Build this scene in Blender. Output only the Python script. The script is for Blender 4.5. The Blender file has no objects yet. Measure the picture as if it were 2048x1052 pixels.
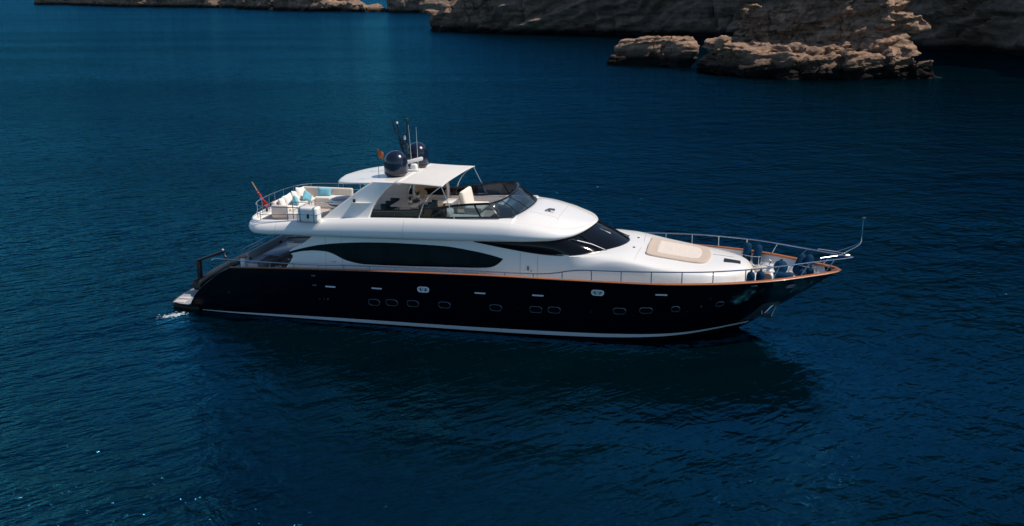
import bpy, bmesh, math, random
import numpy as np
from mathutils import Vector, Matrix
R = math.radians
random.seed(4)
scn = bpy.context.scene
COL = scn.collection

# ------------------------------------------------------------------ camera
cd = bpy.data.cameras.new("camera"); cam = bpy.data.objects.new("camera", cd); COL.objects.link(cam)
yaw, pitch, roll, F = -0.2358, 0.2671, -0.008, 2000.0
fw = np.array([math.sin(yaw)*math.cos(pitch), math.cos(yaw)*math.cos(pitch), -math.sin(pitch)])
rt = np.array([math.cos(yaw), -math.sin(yaw), 0.0]); up = np.cross(rt, fw)
rt, up = rt*math.cos(roll)+up*math.sin(roll), up*math.cos(roll)-rt*math.sin(roll)
M = Matrix([[rt[0], up[0], -fw[0], 11.6386], [rt[1], up[1], -fw[1], -46.4224], [rt[2], up[2], -fw[2], 15.6329], [0, 0, 0, 1]])
cam.matrix_world = M
cd.sensor_width = 36; cd.lens = F/2048*36; cd.clip_start = 0.5; cd.clip_end = 20000
scn.camera = cam

# ------------------------------------------------------------------ sky, sun, exposure
SUN = Vector((0.575, 0.08, 0.80)).normalized()
elev = math.asin(SUN.z); azim = math.atan2(SUN.x, SUN.y)
w = bpy.data.worlds.new("World"); scn.world = w; w.use_nodes = True
nt = w.node_tree; bg = nt.nodes["Background"]
sky = nt.nodes.new("ShaderNodeTexSky"); sky.sky_type = 'NISHITA'; sky.sun_disc = False
sky.sun_elevation = elev; sky.sun_rotation = azim; sky.altitude = 0; sky.air_density = 1.0; sky.dust_density = 0.1; sky.ozone_density = 3.2
nt.links.new(sky.outputs[0], bg.inputs[0]); bg.inputs[1].default_value = 0.10
ld = bpy.data.lights.new("sun", 'SUN'); ld.energy = 4.45; ld.angle = R(0.53); ld.color = (1.0, 0.905, 0.80)
sun = bpy.data.objects.new("sun", ld); COL.objects.link(sun); sun.rotation_euler = (-SUN).to_track_quat('-Z', 'Y').to_euler()
scn.view_settings.view_transform = 'Standard'; scn.view_settings.look = 'None'
scn.view_settings.exposure = 0.0; scn.view_settings.gamma = 1.0

# ------------------------------------------------------------------ materials
def mat(name, col, rough=0.5, metal=0.0, spec=0.5, var=0.0, vscale=3.0, bump=0.0, bscale=20.0, coat=0.0, emit=None):
    m = bpy.data.materials.new(name); m.use_nodes = True; n = m.node_tree; b = n.nodes["Principled BSDF"]
    b.inputs["Base Color"].default_value = (*col, 1); b.inputs["Roughness"].default_value = rough
    b.inputs["Metallic"].default_value = metal; b.inputs["Specular IOR Level"].default_value = spec
    if coat: b.inputs["Coat Weight"].default_value = coat; b.inputs["Coat Roughness"].default_value = 0.06
    if var or bump:
        tc = n.nodes.new("ShaderNodeTexCoord")
    if var:
        no = n.nodes.new("ShaderNodeTexNoise"); no.inputs["Scale"].default_value = vscale; no.inputs["Detail"].default_value = 5
        n.links.new(tc.outputs["Object"], no.inputs["Vector"])
        mx = n.nodes.new("ShaderNodeMix"); mx.data_type = 'RGBA'
        mx.inputs[6].default_value = (*[c*(1-var) for c in col], 1); mx.inputs[7].default_value = (*[min(1, c*(1+var)) for c in col], 1)
        n.links.new(no.outputs["Fac"], mx.inputs[0]); n.links.new(mx.outputs[2], b.inputs["Base Color"])
    if bump:
        n2 = n.nodes.new("ShaderNodeTexNoise"); n2.inputs["Scale"].default_value = bscale; n2.inputs["Detail"].default_value = 4
        n.links.new(tc.outputs["Object"], n2.inputs["Vector"])
        bp = n.nodes.new("ShaderNodeBump"); bp.inputs["Strength"].default_value = 1; bp.inputs["Distance"].default_value = bump
        n.links.new(n2.outputs["Fac"], bp.inputs["Height"]); n.links.new(bp.outputs[0], b.inputs["Normal"])
    return m

def teak_mat(name, col, scale=9.0, axis=1):
    m = mat(name, col, 0.55); n = m.node_tree; b = n.nodes["Principled BSDF"]
    tc = n.nodes.new("ShaderNodeTexCoord"); sp = n.nodes.new("ShaderNodeSeparateXYZ"); n.links.new(tc.outputs["Object"], sp.inputs[0])
    mu = n.nodes.new("ShaderNodeMath"); mu.operation = 'MULTIPLY'; mu.inputs[1].default_value = scale; n.links.new(sp.outputs[axis], mu.inputs[0])
    fr = n.nodes.new("ShaderNodeMath"); fr.operation = 'FRACT'; n.links.new(mu.outputs[0], fr.inputs[0])
    lt = n.nodes.new("ShaderNodeMath"); lt.operation = 'LESS_THAN'; lt.inputs[1].default_value = 0.1; n.links.new(fr.outputs[0], lt.inputs[0])
    no = n.nodes.new("ShaderNodeTexNoise"); no.inputs["Scale"].default_value = 4; n.links.new(tc.outputs["Object"], no.inputs["Vector"])
    mx = n.nodes.new("ShaderNodeMix"); mx.data_type = 'RGBA'; mx.inputs[6].default_value = (*[c*.8 for c in col], 1); mx.inputs[7].default_value = (*[c*1.15 for c in col], 1)
    n.links.new(no.outputs["Fac"], mx.inputs[0])
    m2 = n.nodes.new("ShaderNodeMix"); m2.data_type = 'RGBA'; m2.inputs[7].default_value = (*[c*.25 for c in col], 1)
    n.links.new(lt.outputs[0], m2.inputs[0]); n.links.new(mx.outputs[2], m2.inputs[6]); n.links.new(m2.outputs[2], b.inputs["Base Color"])
    return m

def canvas_mat(name, col):
    m = bpy.data.materials.new(name); m.use_nodes = True; n = m.node_tree; b = n.nodes["Principled BSDF"]; out = n.nodes["Material Output"]
    b.inputs["Base Color"].default_value = (*col, 1); b.inputs["Roughness"].default_value = .8
    t = n.nodes.new("ShaderNodeBsdfTranslucent"); t.inputs[0].default_value = (*col, 1); mx = n.nodes.new("ShaderNodeMixShader"); mx.inputs[0].default_value = .45
    tc = n.nodes.new("ShaderNodeTexCoord"); no = n.nodes.new("ShaderNodeTexNoise"); no.inputs["Scale"].default_value = 4; bp = n.nodes.new("ShaderNodeBump"); bp.inputs["Distance"].default_value = .01
    n.links.new(tc.outputs["Object"], no.inputs["Vector"]); n.links.new(no.outputs["Fac"], bp.inputs["Height"]); n.links.new(bp.outputs[0], b.inputs["Normal"])
    n.links.new(b.outputs[0], mx.inputs[1]); n.links.new(t.outputs[0], mx.inputs[2]); n.links.new(mx.outputs[0], out.inputs[0]); return m
def tinted_glass(name, tint, refl=0.12):
    m = bpy.data.materials.new(name); m.use_nodes = True; n = m.node_tree
    for x in list(n.nodes): n.nodes.remove(x)
    out = n.nodes.new("ShaderNodeOutputMaterial"); tr = n.nodes.new("ShaderNodeBsdfTransparent"); tr.inputs[0].default_value = (*tint, 1)
    gl = n.nodes.new("ShaderNodeBsdfGlossy"); gl.inputs["Roughness"].default_value = 0.03
    lw = n.nodes.new("ShaderNodeFresnel"); lw.inputs[0].default_value = 1.5
    mx = n.nodes.new("ShaderNodeMixShader"); n.links.new(lw.outputs[0], mx.inputs[0]); n.links.new(tr.outputs[0], mx.inputs[1]); n.links.new(gl.outputs[0], mx.inputs[2])
    n.links.new(mx.outputs[0], out.inputs[0])
    return m

W_ = (0.81, 0.79, 0.755)
MT = dict(
    white=mat("white_gelcoat", W_, 0.22, var=0.015, vscale=0.6, coat=0.25),
    hull=mat("navy_hull_paint", (0.0012, 0.0018, 0.005), 0.17, spec=0.13, var=0.3, vscale=1.5, bump=0.002, bscale=0.9),
    stripe=mat("stripe_paint", (0.50, 0.55, 0.58), 0.35, var=0.12, vscale=2.0),
    teakcap=mat("varnished_teak", (0.38, 0.125, 0.042), 0.35, var=0.25, vscale=6, coat=0.15),
    teak=teak_mat("teak_deck", (0.30, 0.21, 0.15)),
    palefloor=teak_mat("pale_teak_deck", (0.56, 0.48, 0.42)),
    greydeck=teak_mat("grey_deck", (0.30, 0.33, 0.36), 8.0, 1),
    bowdeck=mat("white_deck", (0.66, 0.65, 0.63), 0.6, var=0.06, bump=0.002, bscale=60),
    glass=mat("black_glass", (0.003, 0.0035, 0.0045), 0.04, spec=0.3, var=0.3, vscale=0.8),
    frame=mat("black_frame", (0.006, 0.007, 0.009), 0.25),
    tint=tinted_glass("tinted_panel", (0.035, 0.042, 0.05)),
    screen=tinted_glass("tinted_windscreen", (0.22, 0.31, 0.36)),
    steel=mat("polished_steel", (0.58, 0.60, 0.62), 0.2, metal=1.0),
    trim=mat("bright_trim", (0.80, 0.80, 0.80), 0.4, metal=0.25),
    dullsteel=mat("brushed_steel", (0.22, 0.24, 0.26), 0.4, metal=1.0, var=0.2, vscale=8),
    dome=mat("navy_dome", (0.006, 0.012, 0.030), 0.22, coat=0.3),
    black=mat("black_paint", (0.008, 0.008, 0.010), 0.35),
    brown=mat("dark_cover", (0.018, 0.016, 0.015), 0.5, var=0.4, vscale=5, bump=0.01, bscale=6),
    cream=mat("cream_cushion", (0.74, 0.69, 0.62), 0.85, var=0.05, bump=0.004, bscale=30),
    beige=mat("beige_cushion", (0.67, 0.59, 0.52), 0.85, var=0.06, bump=0.004, bscale=30),
    whitefab=mat("white_cushion", (0.78, 0.75, 0.70), 0.9, bump=0.006, bscale=18),
    aqua=mat("aqua_cushion", (0.17, 0.45, 0.55), 0.9, var=0.15, vscale=14, bump=0.004, bscale=30),
    canvas=canvas_mat("white_canvas", (0.90, 0.89, 0.87)),
    greycush=mat("grey_cushion", (0.40, 0.42, 0.45), 0.9, var=0.12, vscale=6, bump=0.008, bscale=9),
    bluetab=mat("blue_grey_table", (0.10, 0.16, 0.23), 0.25),
    fender=mat("navy_fender", (0.002, 0.032, 0.080), 0.75, spec=0.1, var=0.25, vscale=7, bump=0.003, bscale=40),
    teal=mat("teal_chair_fabric", (0.012, 0.05, 0.065), 0.8, var=0.2, vscale=10),
    rattan=mat("rattan_weave", (0.60, 0.44, 0.31), 0.8, var=0.35, vscale=22, bump=0.012, bscale=34),
    sandtop=mat("pale_table_top", (0.52, 0.48, 0.45), 0.5, var=0.08, vscale=5),
    pot=mat("terracotta", (0.36, 0.22, 0.17), 0.8), potw=mat("white_pot", (0.7, 0.68, 0.64), 0.7),
    leaf=mat("succulent_leaf", (0.035, 0.075, 0.045), 0.6, var=0.3, vscale=12),
    red=mat("red_ensign", (0.40, 0.008, 0.016), 0.8, var=0.2, vscale=9), flag2=mat("orange_flag", (0.62, 0.17, 0.05), 0.8, var=0.3, vscale=9),
    wood=mat("varnished_staff", (0.40, 0.20, 0.09), 0.4, var=0.3, vscale=14),
    tan=mat("tan_sunpad", (0.52, 0.43, 0.35), 0.85, var=0.05, bump=0.003, bscale=40),
    padc=mat("cream_sunpad", (0.66, 0.59, 0.52), 0.85, var=0.04, bump=0.003, bscale=40),
    rope=mat("rope", (0.60, 0.53, 0.44), 0.9, bump=0.01, bscale=40),
    seam=mat("seam_sealant", (0.30, 0.31, 0.32), 0.7),
    foam=mat("sea_foam", (0.42, 0.52, 0.56), 0.7, bump=0.02, bscale=8),
    hatch=mat("pale_hatch", (0.55, 0.48, 0.46), 0.6, var=0.08, vscale=5),
)

# ------------------------------------------------------------------ mesh helpers
def obj(name, V, Fc, m, parent=None, loc=None, smooth=True, sharp=38):
    me = bpy.data.meshes.new(name); me.from_pydata([tuple(map(float, v)) for v in V], [], [tuple(f) for f in Fc]); me.update()
    me.validate()
    if smooth:
        for p in me.polygons: p.use_smooth = True
        me.set_sharp_from_angle(angle=R(sharp))
    o = bpy.data.objects.new(name, me); COL.objects.link(o)
    if isinstance(m, str): m = MT[m]
    me.materials.append(m)
    if parent: o.parent = parent
    if loc is not None: o.location = loc
    return o
def tag(o, label=None, cat=None, group=None, kind=None):
    for k, v in (("label", label), ("category", cat), ("group", group), ("kind", kind)):
        if v: o[k] = v
    return o
def empty(name, loc, label, cat, group=None, rz=0.0):
    o = bpy.data.objects.new(name, None); COL.objects.link(o); o.location = loc; o.rotation_euler = (0, 0, rz); o.empty_display_size = 0.3
    return tag(o, label, cat, group)
def copy_tree(o, loc, rz=None, label=None, group=None, parent=None):
    c = o.copy(); COL.objects.link(c)
    if parent: c.parent = parent
    else:
        c.location = loc
        if rz is not None: c.rotation_euler = (0, 0, rz)
        if label: c["label"] = label
        if group: c["group"] = group
    for ch in list(o.children): copy_tree(ch, None, parent=c)
    return c
class MB:
    def __init__(s): s.V = []; s.F = []
    def add(s, V, Fc):
        n = len(s.V); s.V += [tuple(map(float, v)) for v in V]; s.F += [tuple(i+n for i in f) for f in Fc]; return s
    def tube(s, pts, r, n=8, closed=False):
        P = [Vector(map(float, p)) for p in pts]; rs = r if isinstance(r, (list, tuple)) else [r]*len(P)
        N = len(P); V = []; Fc = []; ref = None
        for i in range(N):
            a = P[(i-1) % N] if (closed or i > 0) else P[i]; b = P[(i+1) % N] if (closed or i < N-1) else P[i]
            t = (b-a).normalized()
            if ref is None: ref = t.orthogonal().normalized()
            ref = (ref - t*ref.dot(t)).normalized(); bi = t.cross(ref)
            for k in range(n):
                an = 2*math.pi*k/n; V.append(P[i]+(ref*math.cos(an)+bi*math.sin(an))*rs[i])
        for i in range(N if closed else N-1):
            j = (i+1) % N
            for k in range(n): Fc.append((i*n+k, i*n+(k+1) % n, j*n+(k+1) % n, j*n+k))
        if not closed: Fc.append(tuple(range(n-1, -1, -1))); Fc.append(tuple((N-1)*n+k for k in range(n)))
        return s.add(V, Fc)
    def lathe(s, prof, c=(0, 0, 0), n=28, axis='z'):
        V = []; Fc = []; m = len(prof)
        for k in range(n):
            a = 2*math.pi*k/n
            for r, z in prof:
                p = (r*math.cos(a), r*math.sin(a), z)
                if axis == 'y': p = (p[0], p[2], p[1])
                if axis == 'x': p = (p[2], p[0], p[1])
                V.append((p[0]+c[0], p[1]+c[1], p[2]+c[2]))
        for k in range(n):
            j = (k+1) % n
            for i in range(m-1): Fc.append((k*m+i, j*m+i, j*m+i+1, k*m+i+1))
        return s.add(V, Fc)
    def box(s, c, d, bev=0.03, seg=2, rot=None):
        bm = bmesh.new(); bmesh.ops.create_cube(bm, size=1)
        for v in bm.verts: v.co = Vector((v.co.x*d[0], v.co.y*d[1], v.co.z*d[2]))
        if bev: bmesh.ops.bevel(bm, geom=bm.edges[:], offset=min(bev, min(d)*.48), segments=seg, profile=.5, affect='EDGES')
        mt = (rot if rot else Matrix.Identity(3)); bm.verts.index_update()
        V = [mt @ v.co + Vector(c) for v in bm.verts]; Fc = [[v.index for v in f.verts] for f in bm.faces]; bm.free()
        return s.add(V, Fc)
    def grid(s, G, closed_u=False, closed_v=False, flip=False):
        nu = len(G); nv = len(G[0]); V = [p for row in G for p in row]; Fc = []
        for i in range(nu if closed_u else nu-1):
            for j in range(nv if closed_v else nv-1):
                a = i*nv+j; b = i*nv+(j+1) % nv; c = ((i+1) % nu)*nv+(j+1) % nv; d = ((i+1) % nu)*nv+j
                Fc.append((a, d, c, b) if flip else (a, b, c, d))
        return s.add(V, Fc)
    def fan(s, ring, flip=False):
        c = np.mean(np.array(ring, float), axis=0); n = len(ring)
        V = list(ring)+[tuple(c)]
        return s.add(V, [((i+1) % n, i, n) if flip else (i, (i+1) % n, n) for i in range(n)])
    def build(s, name, m, parent=None, loc=None, sharp=38, smooth=True): return obj(name, s.V, s.F, m, parent, loc, smooth, sharp)
def fixn(o):
    bm = bmesh.new(); bm.from_mesh(o.data); bmesh.ops.remove_doubles(bm, verts=bm.verts, dist=1e-5); bmesh.ops.recalc_face_normals(bm, faces=bm.faces); bm.to_mesh(o.data); bm.free(); return o
def solidify(o, t, off=-1.0):
    md = o.modifiers.new("thickness", 'SOLIDIFY'); md.thickness = t; md.offset = off; return o
def chaikin(P, it=2, keep=True):
    P = [np.array(p, float) for p in P]
    for _ in range(it):
        Q = [P[0]]
        for a, b in zip(P[:-1], P[1:]): Q += [a*.75+b*.25, a*.25+b*.75]
        Q.append(P[-1]); P = Q
    return P
def smooth_curve(P, n):
    P = np.array(chaikin(P, 3)); d = np.r_[0, np.cumsum(np.linalg.norm(np.diff(P, axis=0), axis=1))]
    t = np.linspace(0, d[-1], n); return np.stack([np.interp(t, d, P[:, k]) for k in range(P.shape[1])], 1)
def spl(xs, ys):
    """monotone cubic interpolation"""
    xs = np.array(xs, float); ys = np.array(ys, float); h = np.diff(xs); d = np.diff(ys)/h; m = np.zeros_like(xs)
    m[0] = d[0]; m[-1] = d[-1]
    for i in range(1, len(xs)-1):
        if d[i-1]*d[i] > 0:
            w1 = 2*h[i]+h[i-1]; w2 = h[i]+2*h[i-1]; m[i] = (w1+w2)/(w1/d[i-1]+w2/d[i])
    def f(x):
        x = np.clip(np.asarray(x, float), xs[0], xs[-1]); i = np.clip(np.searchsorted(xs, x)-1, 0, len(xs)-2); t = (x-xs[i])/h[i]
        return ((1+2*t)*(1-t)**2*ys[i]+t*(1-t)**2*h[i]*m[i]+t*t*(3-2*t)*ys[i+1]+t*t*(t-1)*h[i]*m[i+1])
    return f

# ================================================================== SEA
def water_material():
    m = bpy.data.materials.new("sea_water"); m.use_nodes = True; n = m.node_tree; L = n.links.new
    for x in list(n.nodes): n.nodes.remove(x)
    out = n.nodes.new("ShaderNodeOutputMaterial"); tc = n.nodes.new("ShaderNodeTexCoord")
    def noise(stretch, rot, wave, detail, rough=0.55, dist=0.0):
        mp = n.nodes.new("ShaderNodeMapping"); mp.vector_type = 'TEXTURE'; mp.inputs["Scale"].default_value = (stretch*wave, wave, wave); mp.inputs["Rotation"].default_value = (0, 0, R(rot))
        L(tc.outputs["Object"], mp.inputs["Vector"])
        no = n.nodes.new("ShaderNodeTexNoise"); no.inputs["Scale"].default_value = 1.0; no.inputs["Detail"].default_value = detail
        no.inputs["Roughness"].default_value = rough; no.inputs["Distortion"].default_value = dist; L(mp.outputs[0], no.inputs["Vector"]); return no.outputs["Fac"]
    def math_(op, a, b_=0.0):
        x = n.nodes.new("ShaderNodeMath"); x.operation = op
        for i, v in enumerate((a, b_)):
            if isinstance(v, (int, float)): x.inputs[i].default_value = v
            else: L(v, x.inputs[i])
        return x.outputs[0]
    def ridge(o): return math_('SUBTRACT', 1.0, math_('ABSOLUTE', math_('SUBTRACT', math_('MULTIPLY', o, 2.0), 1.0)))
    def mrange(o, a, b_, c, d):
        x = n.nodes.new("ShaderNodeMapRange"); x.inputs[1].default_value = a; x.inputs[2].default_value = b_; x.inputs[3].default_value = c; x.inputs[4].default_value = d; L(o, x.inputs[0]); return x.outputs[0]
    swell = noise(1.6, 40, 4.6, 2)
    w0 = noise(1.5, 25, 2.5, 3, 0.55, 0.5)
    w1 = noise(2.1, 48, 1.45, 3, 0.55, 0.6)     # wind chop
    w2 = noise(1.6, -24, 1.05, 3, 0.55, 0.5)    # crossing set
    w3 = noise(1.8, 40, 0.42, 4, 0.6)
    w4 = noise(1.4, 10, 0.14, 3, 0.6)
    w5 = noise(3.4, 50, 0.85, 2, 0.5, 0.4)      # long crested ripples
    big = noise(4.0, 6, 55.0, 3, 0.55, 0.8)     # cat's-paws and slicks
    # the yacht's lee: a calmer patch of water alongside the hull
    mp = n.nodes.new("ShaderNodeMapping"); mp.vector_type = 'TEXTURE'; mp.inputs["Location"].default_value = (2.5, -8.5, 0); mp.inputs["Scale"].default_value = (19, 10, 50); L(tc.outputs["Object"], mp.inputs[0])
    ln = n.nodes.new("ShaderNodeVectorMath"); ln.operation = 'LENGTH'; L(mp.outputs[0], ln.inputs[0])
    lee = mrange(ln.outputs["Value"], 0.6, 1.5, 0.13, 1.0)
    # wind shadow of the cliffs: livelier water on the open, seaward side
    sx = n.nodes.new("ShaderNodeSeparateXYZ"); L(tc.outputs["Object"], sx.inputs[0])
    wind = mrange(math_('SUBTRACT', sx.outputs[0], math_('MULTIPLY', sx.outputs[1], -0.10)), -14, 12, 1.2, 0.74)
    gust = mrange(big, 0.38, 0.62, 0.45, 1.55)
    lo = math_('ADD', math_('MULTIPLY', swell, 0.46), math_('MULTIPLY', w2, 0.20))
    lo = math_('ADD', lo, math_('MULTIPLY', w0, 0.30)); lo = math_('ADD', lo, math_('MULTIPLY', w1, 0.24)); lo = math_('ADD', lo, math_('MULTIPLY', math_('POWER', ridge(w5), 1.4), 0.10))
    hi = math_('ADD', math_('MULTIPLY', w3, 0.13), math_('MULTIPLY', w4, 0.014))
    h = math_('ADD', math_('MULTIPLY', lo, math_('ADD', math_('MULTIPLY', lee, 0.86), 0.14)), math_('MULTIPLY', hi, math_('MULTIPLY', lee, gust)))
    h = math_('MULTIPLY', h, wind)
    bp = n.nodes.new("ShaderNodeBump"); bp.inputs["Strength"].default_value = 1.0; bp.inputs["Distance"].default_value = WAVE
    L(h, bp.inputs["Height"])
    cr = n.nodes.new("ShaderNodeMix"); cr.data_type = 'RGBA'; cr.inputs[6].default_value = (0.00008, 0.0030, 0.0055, 1); cr.inputs[7].default_value = (0.00025, 0.0060, 0.0090, 1)
    bed = noise(1.8, 15, 9.0, 6, 0.62, 0.5); L(mrange(bed, 0.35, 0.68, 0.0, 1.0), cr.inputs[0])
    df = n.nodes.new("ShaderNodeBsdfDiffuse"); L(cr.outputs[2], df.inputs[0])
    gl = n.nodes.new("ShaderNodeBsdfGlossy"); gl.inputs[0].default_value = (0.08, 0.56, 0.92, 1); gl.inputs["Roughness"].default_value = 0.07; L(bp.outputs[0], gl.inputs["Normal"])
    fr = n.nodes.new("ShaderNodeFresnel"); fr.inputs[0].default_value = 1.60; L(bp.outputs[0], fr.inputs["Normal"])
    mx = n.nodes.new("ShaderNodeMixShader"); L(fr.outputs[0], mx.inputs[0]); L(df.outputs[0], mx.inputs[1]); L(gl.outputs[0], mx.inputs[2]); L(mx.outputs[0], out.inputs[0])
    return m
WAVE = 1.4
S = 9000
sea = obj("water", [(-S, -S, 0), (S, -S, 0), (S, S, 0), (-S, S, 0)], [(0, 1, 2, 3)], water_material(), smooth=False)
tag(sea, kind="structure")

# ================================================================== ROCKS AND CLIFFS
def _hash(ix, iy, iz, seed):
    h = (ix.astype(np.int64)*374761393 + iy.astype(np.int64)*668265263 + iz.astype(np.int64)*2147483647 + seed*974634777) & 0xffffffff
    h = ((h ^ (h >> 13))*1274126177) & 0xffffffff; h = (h ^ (h >> 16)); h = (h*2246822519) & 0xffffffff; h = h ^ (h >> 15)
    return (h & 0xffff)/65535.0
def vnoise(P, seed=0):
    i = np.floor(P).astype(int); f = P-i; f = f*f*(3-2*f); out = 0
    for a in (0, 1):
        for b in (0, 1):
            for c in (0, 1):
                wgt = (f[:, 0] if a else 1-f[:, 0])*(f[:, 1] if b else 1-f[:, 1])*(f[:, 2] if c else 1-f[:, 2])
                out = out+wgt*_hash(i[:, 0]+a, i[:, 1]+b, i[:, 2]+c, seed)
    return out*2-1
def fbm(P, seed=0, o=4, g=0.5):
    s = 0; a = 1; t = 0
    for k in range(o): s = s+a*vnoise(P*(2**k), seed+k*7); t += a; a *= g
    return s/t
def rock_material(name, light, dark, bandscale=1.0, wet=0.7, bump=0.35):
    m = bpy.data.materials.new(name); m.use_nodes = True; n = m.node_tree; b = n.nodes["Principled BSDF"]; L = n.links.new
    b.inputs["Roughness"].default_value = 0.9; b.inputs["Specular IOR Level"].default_value = 0.15
    tc = n.nodes.new("ShaderNodeTexCoord")
    mp = n.nodes.new("ShaderNodeMapping"); mp.inputs["Scale"].default_value = (0.12*bandscale, 0.12*bandscale, 1.1*bandscale); mp.inputs["Rotation"].default_value = (R(6), R(-9), 0); L(tc.outputs["Object"], mp.inputs[0])
    n1 = n.nodes.new("ShaderNodeTexNoise"); n1.inputs["Scale"].default_value = 1.0; n1.inputs["Detail"].default_value = 8; n1.inputs["Roughness"].default_value = 0.65; n1.inputs["Distortion"].default_value = 0.8; L(mp.outputs[0], n1.inputs["Vector"])
    n2 = n.nodes.new("ShaderNodeTexNoise"); n2.inputs["Scale"].default_value = 0.9*bandscale; n2.inputs["Detail"].default_value = 9; n2.inputs["Roughness"].default_value = 0.68; L(tc.outputs["Object"], n2.inputs["Vector"])
    mx = n.nodes.new("ShaderNodeMix"); mx.data_type = 'RGBA'; mx.inputs[6].default_value = (*dark, 1); mx.inputs[7].default_value = (*light, 1)
    ad = n.nodes.new("ShaderNodeMath"); ad.operation = 'ADD'; L(n1.outputs["Fac"], ad.inputs[0]); L(n2.outputs["Fac"], ad.inputs[1])
    mr = n.nodes.new("ShaderNodeMapRange"); mr.inputs[1].default_value = 0.72; mr.inputs[2].default_value = 1.2; L(ad.outputs[0], mr.inputs[0]); L(mr.outputs[0], mx.inputs[0])
    sp = n.nodes.new("ShaderNodeSeparateXYZ"); L(tc.outputs["Object"], sp.inputs[0])
    jit = n.nodes.new("ShaderNodeMath"); jit.operation = 'ADD'; ml = n.nodes.new("ShaderNodeMath"); ml.operation = 'MULTIPLY'; ml.inputs[1].default_value = -1.2*wet; L(n2.outputs["Fac"], ml.inputs[0]); L(sp.outputs[2], jit.inputs[0]); L(ml.outputs[0], jit.inputs[1])
    w2 = n.nodes.new("ShaderNodeMapRange"); w2.inputs[1].default_value = 0.0; w2.inputs[2].default_value = wet; L(jit.outputs[0], w2.inputs[0])
    m2 = n.nodes.new("ShaderNodeMix"); m2.data_type = 'RGBA'; m2.inputs[6].default_value = (0.012, 0.011, 0.010, 1); L(w2.outputs[0], m2.inputs[0]); L(mx.outputs[2], m2.inputs[7]); L(m2.outputs[2], b.inputs["Base Color"])
    bp = n.nodes.new("ShaderNodeBump"); bp.inputs["Strength"].default_value = 1; bp.inputs["Distance"].default_value = bump; L(ad.outputs[0], bp.inputs["Height"]); L(bp.outputs[0], b.inputs["Normal"])
    return m
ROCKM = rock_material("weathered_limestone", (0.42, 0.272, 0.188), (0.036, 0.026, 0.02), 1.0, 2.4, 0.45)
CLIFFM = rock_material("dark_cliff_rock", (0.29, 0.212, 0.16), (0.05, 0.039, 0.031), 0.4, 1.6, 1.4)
HEADM = rock_material("headland_limestone", (0.34, 0.23, 0.165), (0.045, 0.032, 0.025), 0.5, 2.6, 0.9)
def strata(P, amp, bed, seed, dip=(-0.14, 0.05)):
    q = P[:, 2]+P[:, 0]*dip[0]+P[:, 1]*dip[1]+2.6*bed*fbm(P/(9*bed), seed+3, 3)
    Q = np.stack([P[:, 0]*0.05/bed, P[:, 1]*0.05/bed, q/bed], 1)
    a = vnoise(Q, seed); b = vnoise(Q*np.array([2, 2, 2.7]), seed+11)
    a = np.tanh(a*3.0); b = np.tanh(b*2.5)
    return amp*(0.65*a+0.4*b)
def blob_rock(name, blobs, voxel, amp, bed, seed, m, label, cat, rough=0.5, group=None, dip=(-0.14, 0.05)):
    mb = MB()
    for bl in blobs:
        c, d, rz = bl[:3]; tp = bl[3] if len(bl) > 3 else 0.12
        b = MB(); b.box((0, 0, 0), d, min(d)*0.12, 2, Matrix.Rotation(R(rz), 3, 'Z')); k = [1-tp*(v[2]/d[2]+.5) for v in b.V]
        mb.add([(v[0]*q+c[0], v[1]*q+c[1], v[2]+c[2]) for v, q in zip(b.V, k)], b.F)
    o = mb.build(name, m)
    md = o.modifiers.new("r", 'REMESH'); md.mode = 'VOXEL'; md.voxel_size = voxel
    dg = bpy.context.evaluated_depsgraph_get(); me = bpy.data.meshes.new_from_object(o.evaluated_get(dg)); o.modifiers.clear()
    n = len(me.vertices); P = np.empty(n*3); me.vertices.foreach_get("co", P); P = P.reshape(-1, 3)
    N = np.empty(n*3); me.vertices.foreach_get("normal", N); N = N.reshape(-1, 3)
    Nh = N*np.array([1, 1, 0.25])
    P0 = P+np.stack([fbm(P/(6*bed), seed+41), fbm(P/(6*bed), seed+42), 0.45*fbm(P/(6*bed), seed+43)], 1)*bed*3.0
    st = strata(P0, amp, bed, seed, dip)+strata(P0*1.0+5.3, amp*.40, bed*.34, seed+2, dip)
    P1 = P0+Nh*st[:, None]
    # vertical joints and hollows
    jt = fbm(P0*np.array([1, 1, .25])/(3.2*bed), seed+21, 3); P1 = P1-Nh*(np.clip(.08-np.abs(jt), 0, 1)*11.0*amp)[:, None]
    P1 = P1+N*(fbm(P1*np.array([.45, .45, 1])/(1.0*bed), seed+5, 5, 0.6)*rough*1.25)[:, None]
    cav = fbm(P1/(2.0*bed), seed+9, 3); P1 = P1-Nh*(np.clip(cav-0.16, 0, 1)*2.8*amp)[:, None]
    me.vertices.foreach_set("co", P1.ravel()); me.update()
    for p in me.polygons: p.use_smooth = True
    me.set_sharp_from_angle(angle=R(42))
    o.data = me; me.materials.clear(); me.materials.append(m)
    return tag(o, label, cat, group)
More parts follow.
